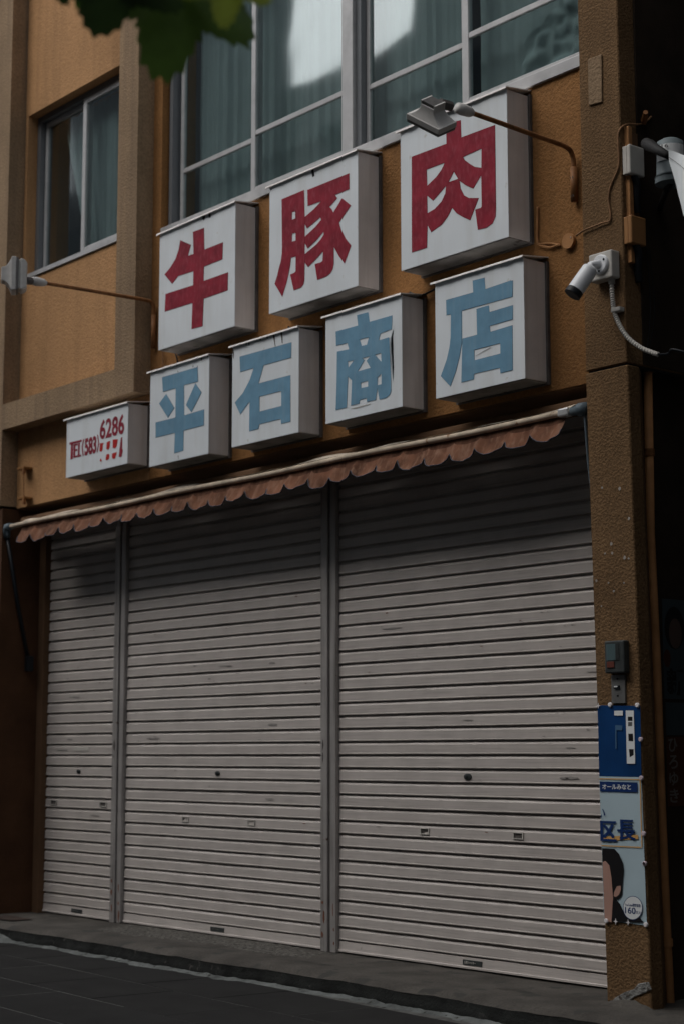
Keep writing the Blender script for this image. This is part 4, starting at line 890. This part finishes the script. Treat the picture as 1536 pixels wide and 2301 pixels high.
T0, T1, Bo = [onY(u, v, -.64) for u, v in [(1500, 335), (1600, 375), (1560, 590)]]
Lc = [onY(u, v, -.64) for u, v in [(1500, 335), (1500, 360), (1510, 400), (1520, 440), (1531, 480), (1560, 560)]]
def flg(s, t):
    k = t*5; i = min(4, int(k)); L_ = np.array(Lc[i])*(1-(k-i))+np.array(Lc[i+1])*(k-i)
    Rr = np.array(T1)*(1-t)+(np.array(T1)+np.array((.05, 0, -.9)))*t
    p = L_*(1-s)+Rr*s; return (p[0], p[1]+.012*math.sin(s*9+t*3), p[2])
rough_grid('cloth', FLAGW, fl, flg, 30, 40, .003, 6)
a0 = [Vector(flg(s/20, .14))+Vector((0, -.004, 0)) for s in range(21)]; B().tube(a0, .0012, 4).obj('seam', PLATE, fl)

# ------------------------------------------------------------------ tree overhead (leaves hang into the top left)
tr = thing('street_tree', (3.9, -9.6, GZ), 'street tree whose broad lobed leaves hang into the top left corner', 'tree')
trunk = arc([(3.9, -9.6, GZ), (3.95, -9.5, 2), (4.1, -9.2, 4.2), (4.3, -8.9, 6.5)], 5)
B().tube(trunk, [.16-.005*i for i in range(len(trunk))], 10).obj('trunk', BARK, tr, smooth=True)
def rp(u, v, d): r_ = Vector(ray(u, v)).normalized(); return CAM+r_*d
hub = rp(330, -160, 4.6)
B().tube(arc([(4.08, -9.25, 4.0), (4.6, -7.8, 4.4), (5.2, -6.4, 3.95), tuple(hub)], 6), [.05-.0022*i for i in range(19)], 7).obj('branch', BARK, tr, smooth=True)
def leaf(stem, tip_, width, mat, roll=0., seed=0, cup=.1):
    rnd = random.Random(seed); stem, tip_ = Vector(stem), Vector(tip_); L_ = (tip_-stem).length; d = (tip_-stem).normalized()
    n0 = (CAM-stem).normalized(); sd2 = d.cross(n0).normalized(); n0 = sd2.cross(d); sd2 = (sd2*math.cos(roll)+n0*math.sin(roll)); n0 = sd2.cross(d)
    out = []       # palmate outline in polar steps about the leaf base
    lobes = [(-150, .45), (-118, .62), (-95, .5), (-58, .90), (-34, .56), (0, 1.0), (34, .56), (58, .90), (95, .5), (118, .62), (150, .45)]
    for k in range(len(lobes)-1):
        (a0_, r0), (a1_, r1) = lobes[k], lobes[k+1]
        for j in range(8):
            t_ = j/8; a = a0_+(a1_-a0_)*t_; r_ = r0+(r1-r0)*(t_*t_*(3-2*t_)); r_ += (.06 if j % 2 else -.015)*rnd.uniform(.5, 1.4)
            out.append((math.radians(a), r_))
    cen = stem+d*L_*.02; vs = [cen]; 
    for ring in (.5, 1.0):
        for a, r_ in out:
            x = math.sin(a)*r_*ring*width*.80; y = math.cos(a)*r_*ring*L_*.95
            vs.append(cen+sd2*x+d*y+n0*(-cup*(x*x+y*y)/L_+.012*math.sin(a*5)*ring))
    n = len(out); fs = [(0, 1+i, 1+(i+1) % n) for i in range(n)]+[(1+i, 1+n+i, 1+n+(i+1) % n, 1+(i+1) % n) for i in range(n)]
    b = B(); b.add(vs, fs); return b.obj('leaf', mat, tr, smooth=True)
leaf(rp(250, -75, 4.45), rp(228, 90, 4.5), .30, LEAFD, .15, 1)
leaf(rp(400, -50, 4.6), rp(356, 178, 4.55), .34, LEAFG, -.2, 2)
leaf(rp(400, -90, 4.7), rp(420, 75, 4.75), .24, LEAFD, .5, 3)
leaf(rp(512, -60, 4.3), rp(505, 66, 4.3), .17, LEAFY, .2, 4)
leaf(rp(120, -110, 4.6), rp(150, 14, 4.6), .15, LEAFD, .2, 5)
leaf(rp(300, -140, 4.5), rp(310, 20, 4.5), .3, LEAFD, .1, 7)
leaf(rp(470, -130, 4.7), rp(450, 30, 4.7), .28, LEAFD, -.3, 8)
leaf(rp(200, -140, 4.7), rp(185, 25, 4.7), .2, LEAFG, .3, 9)
leaf(rp(560, -120, 4.6), rp(590, -20, 4.7), .2, LEAFG, .2, 6)
for i, (u, v) in enumerate([(255, -65), (395, -40), (400, -90), (520, -75), (120, -110)]):
    B().tube(arc([hub, hub.lerp(rp(u, v, 4.5), .5)+Vector((0, 0, .02)), rp(u, v, 4.5)], 4), .004, 5).obj('leaf_stalk', BARK, tr)
# crown above, out of the picture
b = B(); rnd = random.Random(4)
for i in range(1400):
    c = Vector((rnd.gauss(4.3, 1.1), rnd.gauss(-9.0, .9), rnd.gauss(6.9, .7)))
    if c.z < 5.3: continue
    q = [Vector((rnd.uniform(-1, 1), rnd.uniform(-1, 1), rnd.uniform(-.5, .5))).normalized()*.12 for _ in range(2)]
    b.add([c+q[0], c+q[1], c-q[0], c-q[1]], [(0, 1, 2, 3)])
tag(b.obj('crown', LEAFG, tr), kind='stuff')

# ------------------------------------------------------------------ buildings around the street (seen in the glass, shade the alley)
def farb(x0, x1, y0, y1, h, m, label, faceY=None, faceX=None):
    t = thing('far_building', ((x0+x1)/2, (y0+y1)/2, 0), label, 'building'); box('wall', m, t, x0, x1, y0, y1, -.1, h)
    if faceY is not None:
        z = 1.2
        while z < h-1.8:
            x = x0+.8
            while x < x1-1.6: box('window', FARG, t, x, x+1.3, faceY-.03 if faceY > (y0+y1)/2 else faceY-.03, faceY+.03, z, z+1.4); x += 2.3
            z += 2.9
    return t
farb(-40, -18.75, -24, -14.2, 15.3, FARW, 'dark building across the street, reflected at the left of the windows', faceY=-14.2)
farb(-18.65, -14.7, -24, -14.6, 15.3, FARW2, 'low pale building across the street, reflected in the windows', faceY=-14.6)
farb(-14.6, 24, -24, -14.2, 17.2, FARW, 'dark building across the street, reflected in the right-hand panes of the big window', faceY=-14.2)
nb = farb(5.05, 13, -2.0, 8, 13, FARW, 'neighbouring building on the other side of the narrow alley')
farb(-24, -9.1, -.1, 8, 12, FARW2, 'neighbouring building beyond the left end of the shop', faceY=-.1)
bb_ = thing('roof_billboard', (-23, -14.5, 14.6), 'added tall dark billboard on a roof across the street, seen only as a reflection', 'billboard')  # invented thin slab that keeps reflected sky out of the left panes
box('board', FARW, bb_, -28, -18.9, -14.75, -14.45, 15.2, 26); box('post', FARG, bb_, -27, -26.8, -14.7, -14.5, 14.5, 15.3); box('post', FARG, bb_, -20.2, -20, -14.7, -14.5, 14.5, 15.3)
tag(box('alley_floor', ASPH, None, 2.9, 5.04, -.2, 8, GZ-.02, GZ+.01), 'dark floor of the narrow alley', kind='structure')
tag(box('alley_end_wall', SOFFIT, None, 2.9, 5.04, 6.5, 6.6, GZ, 9), 'end wall closing the narrow alley', 'wall')
